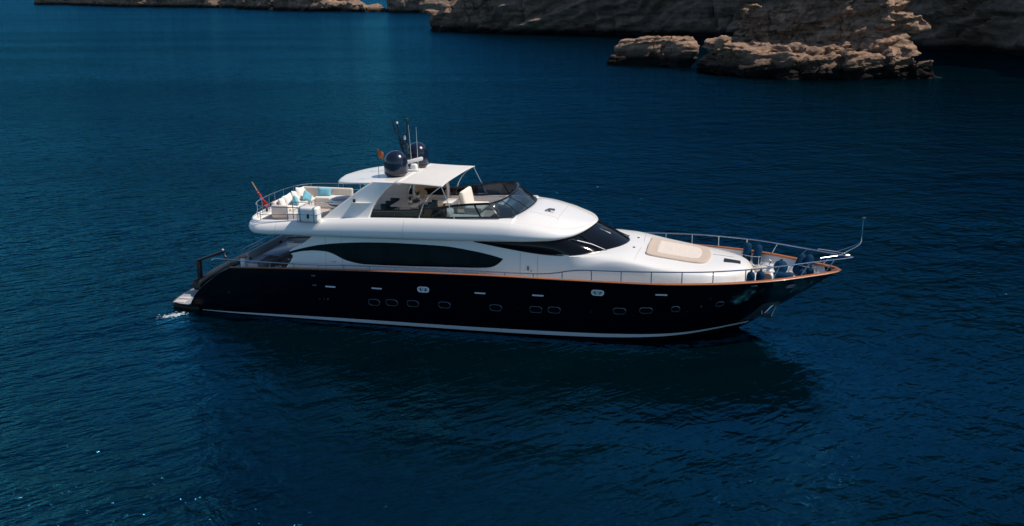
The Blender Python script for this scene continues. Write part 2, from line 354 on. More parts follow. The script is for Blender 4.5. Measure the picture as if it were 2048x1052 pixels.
def cliff_sheet(name, path, heights, lean, res, amp, bed, seed, m, label, cat, back=40, dip=(-0.14, 0.05)):
    path = np.array(path, float); d = np.r_[0, np.cumsum(np.linalg.norm(np.diff(path, axis=0), axis=1))]
    sm = np.array(chaikin(path, 3)); ds = np.r_[0, np.cumsum(np.linalg.norm(np.diff(sm, axis=0), axis=1))]
    ns = int(ds[-1]/res); s = np.linspace(0, ds[-1], ns); X = np.interp(s, ds, sm[:, 0]); Y = np.interp(s, ds, sm[:, 1]); Hh = np.interp(s/ds[-1], d/d[-1], heights)
    tx = np.gradient(X); ty = np.gradient(Y); l = np.hypot(tx, ty); nx = -ty/l; ny = tx/l   # away from the viewer when the path runs left to right
    nt_ = int(max(heights)/res); t = np.linspace(-0.16, 1, nt_)
    G = np.zeros((nt_+6, ns, 3))
    for j, tt in enumerate(t):
        z = tt*Hh; off = lean*z
        G[j] = np.stack([X+nx*off, Y+ny*off, z], 1)
    for k in range(6):
        off = lean*Hh+back*(k+1)/6; G[nt_+k] = np.stack([X+nx*off, Y+ny*off, Hh*(1+0.12*(k+1)/6)], 1)
    P = G.reshape(-1, 3); out = np.tile(np.stack([-nx, -ny, 0*nx+0.15], 1), (nt_+6, 1))
    P = P+out*(fbm(P/(14*bed), seed+1, 3)*bed*4.0)[:, None]
    jt = fbm(P*np.array([1, 1, .3])/(5*bed), seed+21, 3)
    P = P+out*strata(P, amp, bed, seed, dip)[:, None]+out*(fbm(P*np.array([.5, .5, 1])/(1.3*bed), seed+5, 5, .6)*amp*1.0)[:, None]-out*(np.clip(.08-np.abs(jt), 0, 1)*10*amp)[:, None]
    mb = MB(); mb.grid(P.reshape(nt_+6, ns, 3).tolist())
    o = mb.build(name, m, sharp=60); return tag(o, label, cat)
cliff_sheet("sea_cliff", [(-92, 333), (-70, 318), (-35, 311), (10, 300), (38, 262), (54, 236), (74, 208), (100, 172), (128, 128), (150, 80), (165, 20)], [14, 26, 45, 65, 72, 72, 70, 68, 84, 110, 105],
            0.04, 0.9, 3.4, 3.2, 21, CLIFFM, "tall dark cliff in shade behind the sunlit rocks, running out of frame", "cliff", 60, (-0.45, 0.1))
blob_rock("rock_islet", [((-14.0, 173, 1.5), (7, 7, 7.2), -28, .2), ((-9.3, 171.5, 2.0), (7, 8, 8.0), -28, .15), ((-6.2, 169, 2.3), (5, 7, 8.2), 45, .2), ((-2.6, 167, 2.1), (5.5, 7, 8.2), 42, .22), ((-16, 172, 0.2), (5, 6, 3.4), -20, .3)],
          0.26, 0.55, 1.2, 5, ROCKM, "low flat topped tan rock just left of the big layered rock", "rock", 0.5)
blob_rock("layered_rock", [((6.0, 155.0, 1.6), (6.5, 8, 8.6), -30, .3), ((10.5, 149.5, 1.0), (11, 9, 8.2), -38, .15), ((17, 143.8, .8), (9, 9, 7.4), -32, .2), ((23.5, 141.5, .8), (8, 8, 7.0), 40, .35), ((29, 143, 1.2), (9, 10, 7.8), 45, .4), ((35, 146.5, 2.2), (9, 9, 9.6), 48, .4), ((34.0, 150, 6), (8, 8, 13), 45, .3),
                           ((13, 158.5, 5), (17, 11, 15), -40, .55), ((19, 156, 8), (12, 9, 24), -42, .3), ((27, 153.5, 9), (12, 9, 26), -38, .1), ((33.5, 151, 10), (7, 8, 22), 45, .2), ((36.4, 150.8, 14.5), (5, 5, 2.4), 40, .0), ((36.6, 150.4, 9.0), (5.5, 5.5, 3.0), 30, .1), ((41.2, 145.6, -.2), (8, 6, 5.6), 42, .65), ((19, 147.5, 4.6), (18, 4, 2.0), -10, .1)],
          0.27, 0.95, 1.2, 13, ROCKM, "big layered tan rock stack with a sunlit ledge rising from the water", "rock", 0.6)
blob_rock("headland_rock", [((-112, 345, 2.5), (9, 14, 10), 20), ((-104, 343, 3.5), (12, 16, 13), 10), ((-95, 340, 5), (14, 16, 18), 15), ((-86, 338, 7), (12, 16, 24), 15)],
          0.7, 1.1, 1.5, 33, HEADM, "sunlit tan rocky point at the left end of the dark cliff", "rock", 0.8)
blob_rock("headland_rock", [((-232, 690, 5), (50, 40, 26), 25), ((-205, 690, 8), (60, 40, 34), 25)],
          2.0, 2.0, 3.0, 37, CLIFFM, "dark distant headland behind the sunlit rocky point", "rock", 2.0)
blob_rock("far_islet", [((-920, 1240, 2), (150, 60, 34), -8), ((-800, 1130, 4), (170, 60, 40), -38), ((-660, 1010, 4), (150, 60, 34), -30), ((-540, 960, 4), (140, 60, 34), -12)],
          3.6, 3.0, 4.0, 51, HEADM, "long low brown islet far off at the top left edge", "islet", 3.0)
blob_rock("far_islet", [((-500, 915, 1), (100, 40, 24), -20), ((-420, 820, 3), (110, 40, 26), -45), ((-345, 748, 3), (90, 40, 26), -35), ((-300, 712, 0), (70, 26, 12), -32), ((-274, 697, -1), (40, 14, 7), -30)],
          2.2, 2.2, 2.6, 57, HEADM, "brown islet far off sloping down to a point beside the headland", "islet", 2.0)

# unseen ridge added to keep the bright horizon out of the water's reflection
G = []
xs_ = np.linspace(-6500, 300, 90)
for k, (yy, hf) in enumerate(((0, -.05), (60, .35), (160, .7), (320, 1.0), (700, .9))):
    G.append([(x, 3400+yy+.12*(x+3000)*-1, hf*.8*(130+60*math.sin(x/520)+40*math.sin(x/190+1)+26*math.sin(x/83+2)+12*math.sin(x/31+k))) for x in xs_])
mb = MB(); mb.grid(G); tag(mb.build("unseen_hills", mat("unseen_hillside", (.05, .055, .045), .95, var=.5, vscale=.01), None, sharp=70), kind="structure")

# ================================================================== YACHT
Y = empty("motor_yacht", (0, 0, 0), "long motor yacht with black hull, teak cap rail and white superstructure, afloat", "yacht")
# ---- hull
BXs = [-13.16, -10.3, -6.6, -2.5, .84, 4.3, 7.0, 8.2, 9, 10, 11, 12, 13, 14, 14.5, 15, 15.5, 15.8, 15.98]
BYs = [3.15, 3.37, 3.61, 3.78, 3.85, 3.87, 3.83, 3.77, 3.70, 3.52, 3.27, 2.90, 2.43, 1.80, 1.43, 1.07, .68, .38, 0.05]
bfun = spl(BXs, BYs)
zsf = spl([-13.16, -10.3, -6.6, -2.5, .84, 4.3, 7.7, 9.8, 12, 14, 16], [2.42, 2.59, 2.77, 2.91, 2.98, 2.99, 3.0, 3.04, 3.07, 3.09, 3.10])
wfun = spl([-15.65, -12.8, -6.9, 0, 4.2, 6.3, 7.65, 8.8, 9.85, 10.8, 11.3, 11.55], [2.95, 3.14, 3.2, 3.22, 3.18, 3.05, 2.80, 2.28, 1.5, .68, .25, 0.03])
xaf = spl([-0.9, 0, .21, .62, 1.21, 1.86, 2.2, 2.42], [-15.6, -15.68, -15.66, -15.46, -14.94, -14.12, -13.62, -13.16])
xef = spl([-0.9, 0, .31, .75, 1.0, 1.4, 1.89, 2.4, 2.7, 3.1], [10.3, 11.55, 12.06, 12.66, 13.02, 13.56, 14.27, 15.0, 15.42, 15.98])
def hull_pt(u, z):
    xs = -13.16+(15.98+13.16)*u; xw = -15.65+(11.55+15.65)*u
    zs = float(zsf(xs)); v = z/zs
    b_ = float(bfun(xs)); w_ = float(wfun(xw))
    if v >= 0:
        pw = 0.75+0.55*max(0, (u-.55)/.45)
        y = w_+(b_-w_)*min(1, v)**pw
    else: y = w_*max(0.0, 1+v*2.2)
    zl = min(z, zs)
    sx = lambda zz: zz*(2.42/zs) if False else zz
    xa = float(xaf(z*2.42/zs)) if v > 0 else float(xaf(z)); xe = float(xef(z*3.10/zs)) if v > 0 else float(xef(z))
    return (xa+(xe-xa)*u, y, z)
def hull_uz(x, z):
    u = (x+15)/31
    for _ in range(40):
        p = hull_pt(u, z); u = min(1, max(0, u+(x-p[0])/30.0*0.95))
    return u
def hull_y(x, z): return hull_pt(hull_uz(x, z), z)[1]
US = np.r_[np.linspace(0, .7, 60), np.linspace(.712, .97, 34), np.linspace(.975, 1, 10)]
VZ = np.r_[np.linspace(-.3, 0, 5)[:-1], np.linspace(0, 1, 26)]
def hull_grid(sgn):
    G = []
    for u in US:
        zs = float(zsf(-13.16+29.14*u)); row = []
        for v in VZ:
            p = hull_pt(u, v*zs); row.append((p[0], sgn*p[1], p[2]))
        G.append(row)
    # rounded rim round the stern quarter, then the inner face of the wing
    first = G[0]; pre = []
    for dx, dy in ((2.6, .36), (.9, .36), (.18, .36), (.03, .32), (-.05, .24), (-.06, .14), (-.03, .05)):
        pre.append([(min(p[0]+dx, -12.6) if dx > .5 else p[0]+dx, p[1]-sgn*dy, p[2]-(.04 if dx > .1 else 0)) for p in first])
    return pre+G
h = MB(); h.grid(hull_grid(-1)); h.grid(hull_grid(1), flip=True)
hull = fixn(h.build("hull", "hull", Y, sharp=50))
# boot stripe along the waterline
def band_on_hull(z0f, z1f, us, off, sgn=-1, n=5):
    G = []
    for u in us:
        row = []
        for k in range(n):
            z = z0f(u)+(z1f(u)-z0f(u))*k/(n-1); p = hull_pt(u, z); row.append((p[0], sgn*(p[1]+off), p[2]))
        G.append(row)
    return G
s0 = spl([0, .3, .6, .75, .88, 1], [.05, .06, .085, .15, .28, .36]); s1 = spl([0, .3, .6, .75, .88, 1], [.06, .225, .285, .345, .42, .47])
mb = MB(); mb.grid(band_on_hull(s0, s1, np.linspace(.025, .992, 120), .008)); mb.grid(band_on_hull(s0, s1, np.linspace(.025, .992, 120), .008, 1), flip=True)
mb.build("waterline_stripe", "stripe", hull)
# portholes, slot lights, fairleads set in the starboard topside
def hull_frame(x, z, sgn=-1):
    y = hull_y(x, z); e = .05
    tx = np.array([2*e, sgn*(hull_y(x+e, z)-hull_y(x-e, z)), 0]); tx /= np.linalg.norm(tx)
    tz = np.array([0, sgn*(hull_y(x, z+e)-hull_y(x, z-e)), 2*e]); tz -= tx*tx.dot(tz); tz /= np.linalg.norm(tz)
    n = np.cross(tx, tz)*(1 if sgn < 0 else -1); return np.array([x, sgn*y, z]), tx, tz, n
def stadium(a, b, n=10):
    """half length a, half height b"""
    P = []; c = a-b
    for k in range(n+1): t = -math.pi/2+math.pi*k/n; P.append((c+b*math.cos(t), b*math.sin(t)))
    for k in range(n+1): t = math.pi/2+math.pi*k/n; P.append((-c+b*math.cos(t), b*math.sin(t)))
    return P
def to3(fr, u, v, o=0): return tuple(fr[0]+fr[1]*u+fr[2]*v+fr[3]*o)
def porthole(x, z, a, b):
    fr = hull_frame(x, z); ring = stadium(a, b)
    m_ = MB(); m_.tube([to3(fr, u, v, .012) for u, v in ring], .020, 6, True)
    o = m_.build("porthole", "dullsteel", hull); o["label"] = "porthole with dull metal rim"
    g = MB(); g.fan([to3(fr, u*.96, v*.96, .012) for u, v in ring]); fixn(g.build("pane", "glass", o))
for x, z in ((-5.48, 1.22), (-4.58, 1.27), (-3.51, 1.30), (-1.94, 1.34), (.55, 1.38), (2.45, 1.42), (3.31, 1.45), (6.3, 1.58), (7.48, 1.66)): porthole(x, z, .29, .155)
for x, z in ((8.78, 1.76), (10.7, 1.98)): porthole(x, z, .19, .15)
for x, z in ((-7.69, 1.87), (-5.28, 1.96), (-.16, 2.08), (2.58, 2.15), (8.16, 2.50)):
    fr = hull_frame(x, z); m_ = MB(); ring = stadium(.27, .035, 5)
    V = [to3(fr, u, v, 0) for u, v in ring]+[to3(fr, u*.97, v*.8, .03) for u, v in ring]; n_ = len(ring)
    m_.add(V, [(i, (i+1) % n_, n_+(i+1) % n_, n_+i) for i in range(n_)]+[tuple(range(n_, 2*n_))]); fixn(m_.build("vent_trim", "trim", hull))
for x, z in ((-2.93, 2.07), (5.33, 2.46)):
    fr = hull_frame(x, z); m_ = MB(); ring = stadium(.27, .12)
    m_.tube([to3(fr, u, v, .015) for u, v in ring], .03, 8, True)
    fl = m_.build("mooring_fairlead", "trim", hull)
    g = MB(); g.fan([to3(fr, u*.95, v*.95, .008) for u, v in ring]); fixn(g.build("recess_plate", "stripe", fl))
    for sx in (-.11, .11):
        c = MB(); c.tube([to3(fr, sx*1.3, .07, .03), to3(fr, sx, 0, .05), to3(fr, sx*.9, -.07, .03)], .022, 6); c.build("roller", "frame", fl)
for x, z, a, b in ((-8.56, 2.37, .11, .035), (-8.54, 1.88, .11, .04), (-8.32, 1.17, .035, .03), (-8.10, 1.18, .035, .03), (-7.89, 1.20, .05, .04), (-13.3, 1.14, .03, .028), (9.9, 1.86, .04, .06), (10.3, 2.3, .025, .025), (12.15, 2.88, .17, .03), (5.0, 1.45, .03, .03), (1.6, 1.42, .02, .02), (9.3, 1.6, .025, .025)):
    fr = hull_frame(x, z); m_ = MB(); ring = stadium(a, b, 5) if a > b else [(a*math.cos(t), b*math.sin(t)) for t in np.linspace(0, 2*math.pi, 10, endpoint=False)]
    n_ = len(ring); V = [to3(fr, u, v, 0) for u, v in ring]+[to3(fr, u*.8, v*.8, .02) for u, v in ring]
    m_.add(V, [(i, (i+1) % n_, n_+(i+1) % n_, n_+i) for i in range(n_)]+[tuple(range(n_, 2*n_))]); fixn(m_.build("drain_outlet", "dullsteel", hull))
fr = hull_frame(13.75, 2.62); m_ = MB(); m_.tube([to3(fr, u, v, .015) for u, v in stadium(.24, .085)], .03, 8, True); fl = m_.build("mooring_fairlead", "dullsteel", hull)
g = MB(); g.fan([to3(fr, u*.9, v*.9, .006) for u, v in stadium(.24, .085)]); fixn(g.build("recess_plate", "black", fl))
# anchor pocket plate (polished) on the flare
G = []
for z in np.linspace(.55, 1.62, 12):
    row = []
    t = (z-.55)/1.07
    x0 = 11.55+1.05*t**.8; x1 = float(xef(z))-.02
    x0 = min(x0, x1-.05)
    x1 = x1-(.55*max(0, t-.75)/.25)
    for k in range(10):
        x = x0+(x1-x0)*k/9; row.append((x, -(hull_y(x, z)+.012), z))
    G.append(row)
mb = MB(); mb.grid(G); mb.build("anchor_plate", mat("weathered_steel_plate", (.10, .13, .13), .3, .7, var=.3, vscale=5), hull)
# ---- cap rail
def off_curve(off, n=140):
    """plan outline of the sheer moved inboard by off: starboard stern, bow, port stern"""
    xs = np.r_[np.linspace(-13.16, 12, 70), np.linspace(12.15, 15.98, 46)]
    P = np.stack([xs, -bfun(xs)], 1); P = np.r_[P, (P*[1, -1])[::-1][1:]]
    T = np.gradient(P, axis=0); T /= np.linalg.norm(T, axis=1)[:, None]; N = np.stack([-T[:, 1], T[:, 0]], 1)
    wf = np.interp(P[:, 0], [-13.2, 5, 9, 12.5, 16], [.22, .22, .55, 1, 1]); Q = P+N*((off*wf)[:, None] if off > 0 else off)
    if off > 0: Q[:, 0] = np.minimum(Q[:, 0], 15.98-off*1.9)
    half = len(xs)
    Q[:half, 1] = np.minimum(Q[:half, 1], 0); Q[half:, 1] = np.maximum(Q[half:, 1], 0)
    return Q, zsf(P[:, 0])
prof = [(-.03, -.012), (-.04, .015), (-.02, .04), (.10, .05), (.2, .045), (.22, .02), (.21, -.03)]
rows = []
for o_, dz in prof:
    Q, Z = off_curve(o_); rows.append([(a[0], a[1], z+dz) for a, z in zip(Q, Z)])
mb = MB(); mb.grid(np.array(rows).transpose(1, 0, 2).tolist(), closed_v=True); fixn(mb.build("cap_rail", "teakcap", Y, sharp=50))
# ---- bulwark lining and decks
zdk = spl([-13.2, -10.5, -10, 3, 7, 10, 13, 16], [1.85, 1.85, 2.0, 2.05, 2.25, 2.45, 2.55, 2.62])
LX = np.r_[np.linspace(-13.0, 11, 50), np.linspace(11.2, 15.3, 24)]
def in_y(x, z):
    return max(.02, min(hull_y(x, z)-.13, float(bfun(x))-.16))
G = []
for x in LX:
    zt0 = float(zsf(x))-.02; zd0 = float(zdk(x))-.03; G.append([(x, -in_y(x, zd0+(zt0-zd0)*k/5), zd0+(zt0-zd0)*k/5) for k in range(6)])
G = G+[[(x, -y, z) for x, y, z in g] for g in G[::-1]]
mb = MB(); mb.grid(G); mb.build("bulwark_lining", "white", Y)
xs = LX; ys = np.array([in_y(x, float(zdk(x))) for x in LX])
def deck(name, x0, x1, m, dz=0.0):
    xx = np.linspace(x0, x1, 30); o_ = np.argsort(xs[:]); yy = np.interp(xx, xs[o_], ys[o_])
    G = [[(x, -y, float(zdk(x))+dz), (x, -y*.5, float(zdk(x))+dz), (x, 0, float(zdk(x))+dz), (x, y*.5, float(zdk(x))+dz), (x, y, float(zdk(x))+dz)] for x, y in zip(xx, yy)]
    mb = MB(); mb.grid(G, flip=True); return mb.build(name, m, Y)
deck("cockpit_deck", -13.0, -10.0, "teak"); deck("side_deck", -10.0, 9.5, "teak"); deck("bow_deck", 9.5, 15.3, "bowdeck")
# ---- transom, stairs, swim platform
mb = MB(); G = []
gdx = spl([.25, .5, .85, 1.2, 1.6, 2.0, 2.3, 2.5], [-16.05, -16.28, -16.32, -15.95, -15.25, -14.45, -13.75, -13.3])
for z in np.linspace(.25, 2.5, 24):
    G.append([(float(gdx(z))+.55*abs((y-.1)/1.75)**3, y, z) for y in np.linspace(-1.65, 1.85, 14)])
mb.grid(G); gd = solidify(mb.build("garage_door", "brown", Y), .10)
for yy in (-.7, .5):
    m_ = MB(); m_.box((-16.2, yy, .98), (.08, .26, .06), .02); m_.build("handle", "steel", gd)
mb = MB(); mb.box((-13.18, .62, 1.5), (.30, 4.9, 2.1), .06); tw = mb.build("transom_wall", "white", Y)
mb = MB(); mb.box((-13.18, .62, 2.59), (.38, 5.0, .07), .025); mb.build("teak_capping", "teakcap", tw)
for sgn in (-1, 1):
    for k in range(6):
        mb = MB(); mb.box((-15.3+k*.42, sgn*2.2, .42+k*.27), (.46, 1.05, .3), .03); mb.build("stair_step", "greydeck", Y)
P = [(-15.1, -3.12), (-16.2, -3.14), (-16.75, -2.95), (-17.02, -2.3), (-17.12, -1), (-17.14, 0)]
P = [tuple(p) for p in smooth_curve(P, 22)]; P = P+[(x, -y) for x, y in P[::-1][1:]]
def slab(P, z0, z1, bev=.05):
    mb = MB(); n = len(P); c = np.mean(np.array(P), axis=0)
    sh = lambda f: [tuple(c+(np.array(p)-c)*f) for p in P]
    rings = [[(x, y, z0) for x, y in sh(.985)], [(x, y, z0+bev) for x, y in P], [(x, y, z1-bev) for x, y in P], [(x, y, z1) for x, y in sh(.99)]]
    mb.grid(rings, closed_v=True); mb.fan(rings[0], True); mb.fan(rings[-1]); return mb
swim = fixn(slab(P, -.08, .27).build("swim_platform", "hull", Y))
c = np.array([-15.9, 0]); mb = MB(); mb.fan([(c[0]+(x-c[0])*.93, y*.95, .276) for x, y in P]); fixn(mb.build("platform_decking", "greydeck", swim))
for x, y, a, b, rz in ((-16.45, -2.60, .62, .42, 6), (-16.55, -2.02, .62, .3, 4)):
    mb = MB(); mb.box((x, y, .285), (a, b, .05), .02, 2, Matrix.Rotation(R(rz), 3, 'Z')); mb.build("locker_lid", "hatch", swim)
# ---- passerelle (folding gangway) standing on the transom
pas = MB(); pas.box((-16.17, -1.0, 1.32), (.21, .3, 1.6), .06); ps = pas.build("passerelle", "black", Y)
d = Vector((-14.72+16.2, 0, 2.63-2.08)); ang = math.atan2(d.z, d.x)
m_ = MB(); m_.box((-15.42, -1.0, 2.34), (d.length+.12, .32, .14), .05, 2, Matrix.Rotation(-ang, 3, 'Y')); m_.build("gangway_arm", "black", ps)
m_ = MB(); m_.box((-16.35, -.9, .72), (.62, .62, .62), .24, 3); m_.build("hinge_cover", "brown", ps)
m_ = MB(); m_.tube([(-14.72, -1.0, 2.6), (-14.62, -1, 2.35), (-14.45, -1.05, 2.22), (-14.3, -1.1, 2.2)], .05); m_.build("arm_hook", "black", ps)
m_ = MB(); m_.lathe([(0, 0), (.05, 0), (.05, .06), (.02, .09), (0, .09)], (-14.72, -1, 2.66), 12); m_.build("end_light", "potw", ps)

# ---- deckhouse and forward trunk
def Ys(x, z):
    base = np.interp(x, [-11, 4, 6, 7.5, 9, 10, 10.8, 11.4, 11.8, 12.05, 12.15], [3.05, 3.05, 3.04, 2.98, 2.82, 2.58, 2.2, 1.72, 1.2, .62, .2])
    return base-0.075*max(0, z-3.2)
aft = spl([1.8, 2.43, 2.69, 3.0, 3.18, 3.35, 3.5, 3.83, 4.2, 4.5], [-10.35, -10.22, -10.07, -9.82, -9.76, -9.97, -9.82, -9.2, -8.75, -8.5])
mb = MB()
gbase = spl([-.62, .87, 2.52, 3.7, 4.0], [4.36, 4.12, 3.915, 3.90, 3.91])
for sgn in (-1, 1):
    G = []
    for z in np.linspace(1.8, 4.45, 34):
        xa_ = float(aft(z)); G.append([(x, sgn*Ys(x, z), z) for x in np.r_[np.linspace(xa_, xa_+.3, 4)[:-1], np.linspace(xa_+.3, -7.0, 10)]])
    mb.grid(G, flip=(sgn < 0))
    GF = []
    for t in np.linspace(0, 1, 34):
        GF.append([(x, sgn*Ys(x, 1.8+(zm-1.8)*t), 1.8+(zm-1.8)*t) for x in np.linspace(-7.0, 3.87, 45) for zm in [4.45 if x < -.62 else float(gbase(x))+.03]])
    mb.grid(GF, flip=(sgn < 0))
    # returned edge that gives the wing its thickness
    mb.grid([[(g[0][0]-.03, sgn*(abs(g[0][1])-.05), g[0][2]), g[0]] for g in G], flip=(sgn > 0)); mb.grid([[(g[0][0]+.02, sgn*(abs(g[0][1])-.16), g[0][2]), (g[0][0]-.03, sgn*(abs(g[0][1])-.05), g[0][2])] for g in G], flip=(sgn > 0))
    mb.grid([[(x, sgn*(Ys(x, z)-.16), z) for x in np.linspace(float(aft(z))+.02, -7.4, 8)] for z in np.linspace(1.8, 4.45, 34)], flip=(sgn > 0))
mb.grid([[(x, y*Ys(x, 4.45), 4.45) for y in (-1, -.5, 0, .5, 1)] for x in np.r_[np.linspace(float(aft(4.45))+.3, -7.0, 10), [x for x in np.linspace(-7.0, 3.87, 45)[1:] if x < -.62]]])
house = fixn(mb.build("deckhouse", "white", Y, sharp=45))
mb = MB(); mb.grid([[(-8.0, y, z) for y in np.linspace(-2.95, 2.95, 4)] for z in (1.8, 4.4)]); sd = mb.build("saloon_door", "glass", Y)
for yy in (-1.5, 0, 1.5):
    m_ = MB(); m_.box((-8.03, yy, 3.1), (.06, .07, 2.5), .01); m_.build("door_frame", "steel", sd)
zc = spl([3.9, 5.0, 6.25, 7.35, 8.5, 9.65, 10.8, 11.4, 11.75, 12.0, 12.12, 12.17], [4.05, 4.05, 4.0, 3.78, 3.62, 3.48, 3.40, 3.34, 3.24, 3.06, 2.86, 2.7])
zsh = spl([3.9, 5.2, 6.7, 7.95, 9.2, 10.5, 11.4, 11.8, 12.05, 12.17], [3.90, 3.86, 3.70, 3.47, 3.28, 3.14, 3.0, 2.9, 2.75, 2.6])
G = []
for x in np.r_[np.linspace(3.85, 11, 44), np.linspace(11.1, 12.17, 18)]:
    yb = float(Ys(x, 2)); c_ = float(zc(x)); s_ = float(zsh(x)); y2 = yb-.02
    hp = chaikin([(yb, 1.9), (yb, 2.4), (yb-.01, s_-.42), (yb-.045, s_-.15), (yb*.955, s_+.03), (yb*.84, s_+.55*(c_-s_)), (yb*.6, s_+.88*(c_-s_)), (yb*.3, c_-.01), (0, c_)], 2)
    kb = float(np.clip((x-3.85)/2.6, 0, 1)); kb = kb*kb*(3-2*kb)
    if kb < 1:
        n_ = len(hp); hw = [(float(Ys(x, 1.9+(s_-1.9)*min(1, i/(n_*.62)))), 1.9+(s_-1.9)*min(1, i/(n_*.62))) if i <= n_*.62 else (float(Ys(x, s_))*(1-(i-n_*.62)/(n_-1-n_*.62)), s_+(c_-s_)*(i-n_*.62)/(n_-1-n_*.62)) for i in range(n_)]
        hp = [(a[0]*kb+b_[0]*(1-kb), a[1]*kb+b_[1]*(1-kb)) for a, b_ in zip(hp, hw)]
    G.append([(x, -p[0], p[1]) for p in hp]+[(x, p[0], p[1]) for p in hp[::-1][1:]])
mb = MB(); mb.grid(G); mb.fan(G[-1]); trunk = fixn(mb.build("coachroof", "white", Y, sharp=60))
def ztr(x, y):
    g = G[int(np.argmin([abs(q[0][0]-x) for q in G]))]; P = sorted((p[1], p[2]) for p in g); i = np.argmax([p[1] for p in P])
    return float(np.interp(y, [p[0] for p in P], [p[1] for p in P]))
# seams across the coachroof
for xq in (6.75, 7.0):
    pass
def seam(pts, parent, r=.007): m_ = MB(); m_.tube(pts, r, 5); return m_.build("panel_seam", "seam", parent)
seam([(6.95-.1*abs(y)/2, y, ztr(6.95-.1*abs(y)/2, y)+.001) for y in np.linspace(-2.75, 2.75, 30)], trunk)
# lens window on each side
lt = spl([-9.97, -9.64, -8.31, -7.01, -5.6, -4.22, -2.25, -.55, .25, .79], [3.37, 3.48, 3.80, 3.96, 4.05, 4.08, 4.06, 3.88, 3.735, 3.60])
lb = spl([-9.97, -9.72, -9.12, -8.5, -8.0, -7.69, -7.06, -6.6, -6.0, -4.5, -1.78, .04, .40, .62, .79], [3.27, 3.34, 3.46, 3.505, 3.48, 3.40, 3.13, 3.02, 2.96, 2.98, 3.06, 3.14, 3.24, 3.40, 3.585])
for sgn in (-1, 1):
    G2 = []
    for x in np.linspace(-9.96, .79, 90):
        a, b_ = float(lb(x)), float(lt(x)); G2.append([(x, sgn*(Ys(x, a+(b_-a)*k/6)+.012), a+(b_-a)*k/6) for k in range(7)])
    mb = MB(); mb.grid(G2, flip=(sgn > 0)); lw = mb.build("saloon_window", "glass", house)
    if sgn < 0:
        for x0, x1 in ((-6.25, -5.15), (-4.75, -3.05), (-2.75, -.75)):
            m_ = MB(); m_.grid([[(x, sgn*(Ys(x, z)+.017), z) for z in np.linspace(float(lb(x))+.10, min(float(lt(x))-.12, 3.93), 5)] for x in np.linspace(x0, x1, 10)], flip=(sgn > 0)); m_.build("pane", mat("smoked_pane", (.006, .007, .008), .06, spec=.3, var=.5, vscale=1.2), lw)
# door seams and fittings on the starboard side
def side_seam(x, z0, z1): seam([(x, -(Ys(x, z)+.001), z) for z in np.linspace(z0, z1, 8)], house, .008)
side_seam(-8.05, 2.3, 3.48); side_seam(-7.2, 2.3, 3.15); side_seam(-8.05, 3.86, 4.3); side_seam(-7.2, 3.95, 4.3); side_seam(1.6, 2.3, 3.98); side_seam(2.42, 2.3, 3.9)
m_ = MB(); m_.box((1.98, -(Ys(2, 3.2)+.03), 3.22), (.05, .06, .2), .015); m_.build("door_handle", "black", house)
m_ = MB(); m_.box((2.12, -(Ys(2, 3.1)+.02), 3.1), (.05, .04, .05), .015); m_.build("door_lock", "black", house)
m_ = MB(); m_.box((-7.62, -(Ys(2, 3.05)+.03), 3.03), (.26, .06, .045), .015); m_.build("door_handle", "steel", house)
# ---- wheelhouse windows: one dark wrap-round ribbon
Bp = [(-.62, -2.98, 4.36), (.87, -2.985, 4.12), (2.52, -3.0, 3.915), (3.7, -3.0, 3.90), (4.35, -2.80, 3.92), (4.95, -2.38, 3.94), (5.5, -1.8, 3.97), (5.95, -1.15, 4.0), (6.2, -.5, 4.02), (6.27, 0, 4.03)]
Tp = [(-.62, -2.955, 4.42), (.87, -2.95, 4.47), (2.52, -2.93, 4.55), (3.2, -2.80, 4.62), (3.6, -2.5, 4.66), (3.95, -2.05, 4.70), (4.2, -1.5, 4.76), (4.4, -.95, 4.82), (4.5, -.4, 4.86), (4.52, 0, 4.88)]
def mir(P): P = [tuple(p) for p in P]; return P+[(x, -y, z) for x, y, z in P[::-1][1:]]
B2 = np.array(mir(smooth_curve(Bp, 40))); T2 = np.array(mir(smooth_curve(Tp, 40)))
G3 = []
for k in range(7):
    t = k/6; q = B2*(1-t)+T2*t; nrm = np.stack([np.clip(q[:, 0]-2.5, 0, 9)*.5, q[:, 1]*.2, 0*q[:, 0]], 1); l = np.linalg.norm(nrm, axis=1)[:, None]+1e-6
    q = q+nrm/l*(.05*math.sin(math.pi*t)) + np.array([0, 0, .02*math.sin(math.pi*t)]); G3.append(q.tolist())
mb = MB(); mb.grid(G3); wh = fixn(mb.build("wheelhouse_window", "glass", Y))
mb = MB(); mb.tube([tuple(p) for p in B2+np.array([0, 0, -.01])], .03, 6); mb.build("window_gasket", "frame", wh)
G3 = np.array(G3); ci = G3.shape[1]//2
for di in (-11, 11):
    pts = [G3[k][ci+di]+np.array([.012, math.copysign(.0, di), .012]) for k in range(7)]
    m_ = MB(); m_.tube([tuple(p) for p in pts], .035, 6); m_.build("mullion", "frame", wh)
for (i0, k0, i1, k1) in ((ci-10, 0, ci-14, 4), (ci+4, 0, ci-2, 4)):
    a = G3[k0][i0]+np.array([.06, 0, .03]); b_ = G3[k1][i1]+np.array([.06, 0, .06])
    m_ = MB(); m_.tube([tuple(a), tuple((a+b_)/2+np.array([.02, 0, .05])), tuple(b_)], .016, 6); m_.box(tuple(a), (.1, .1, .06), .02); m_.tube([tuple(b_-np.array([.25, .05, -.06])), tuple(b_+np.array([.3, .1, -.12]))], .012, 5)
    m_.build("windscreen_wiper", "steel", wh)

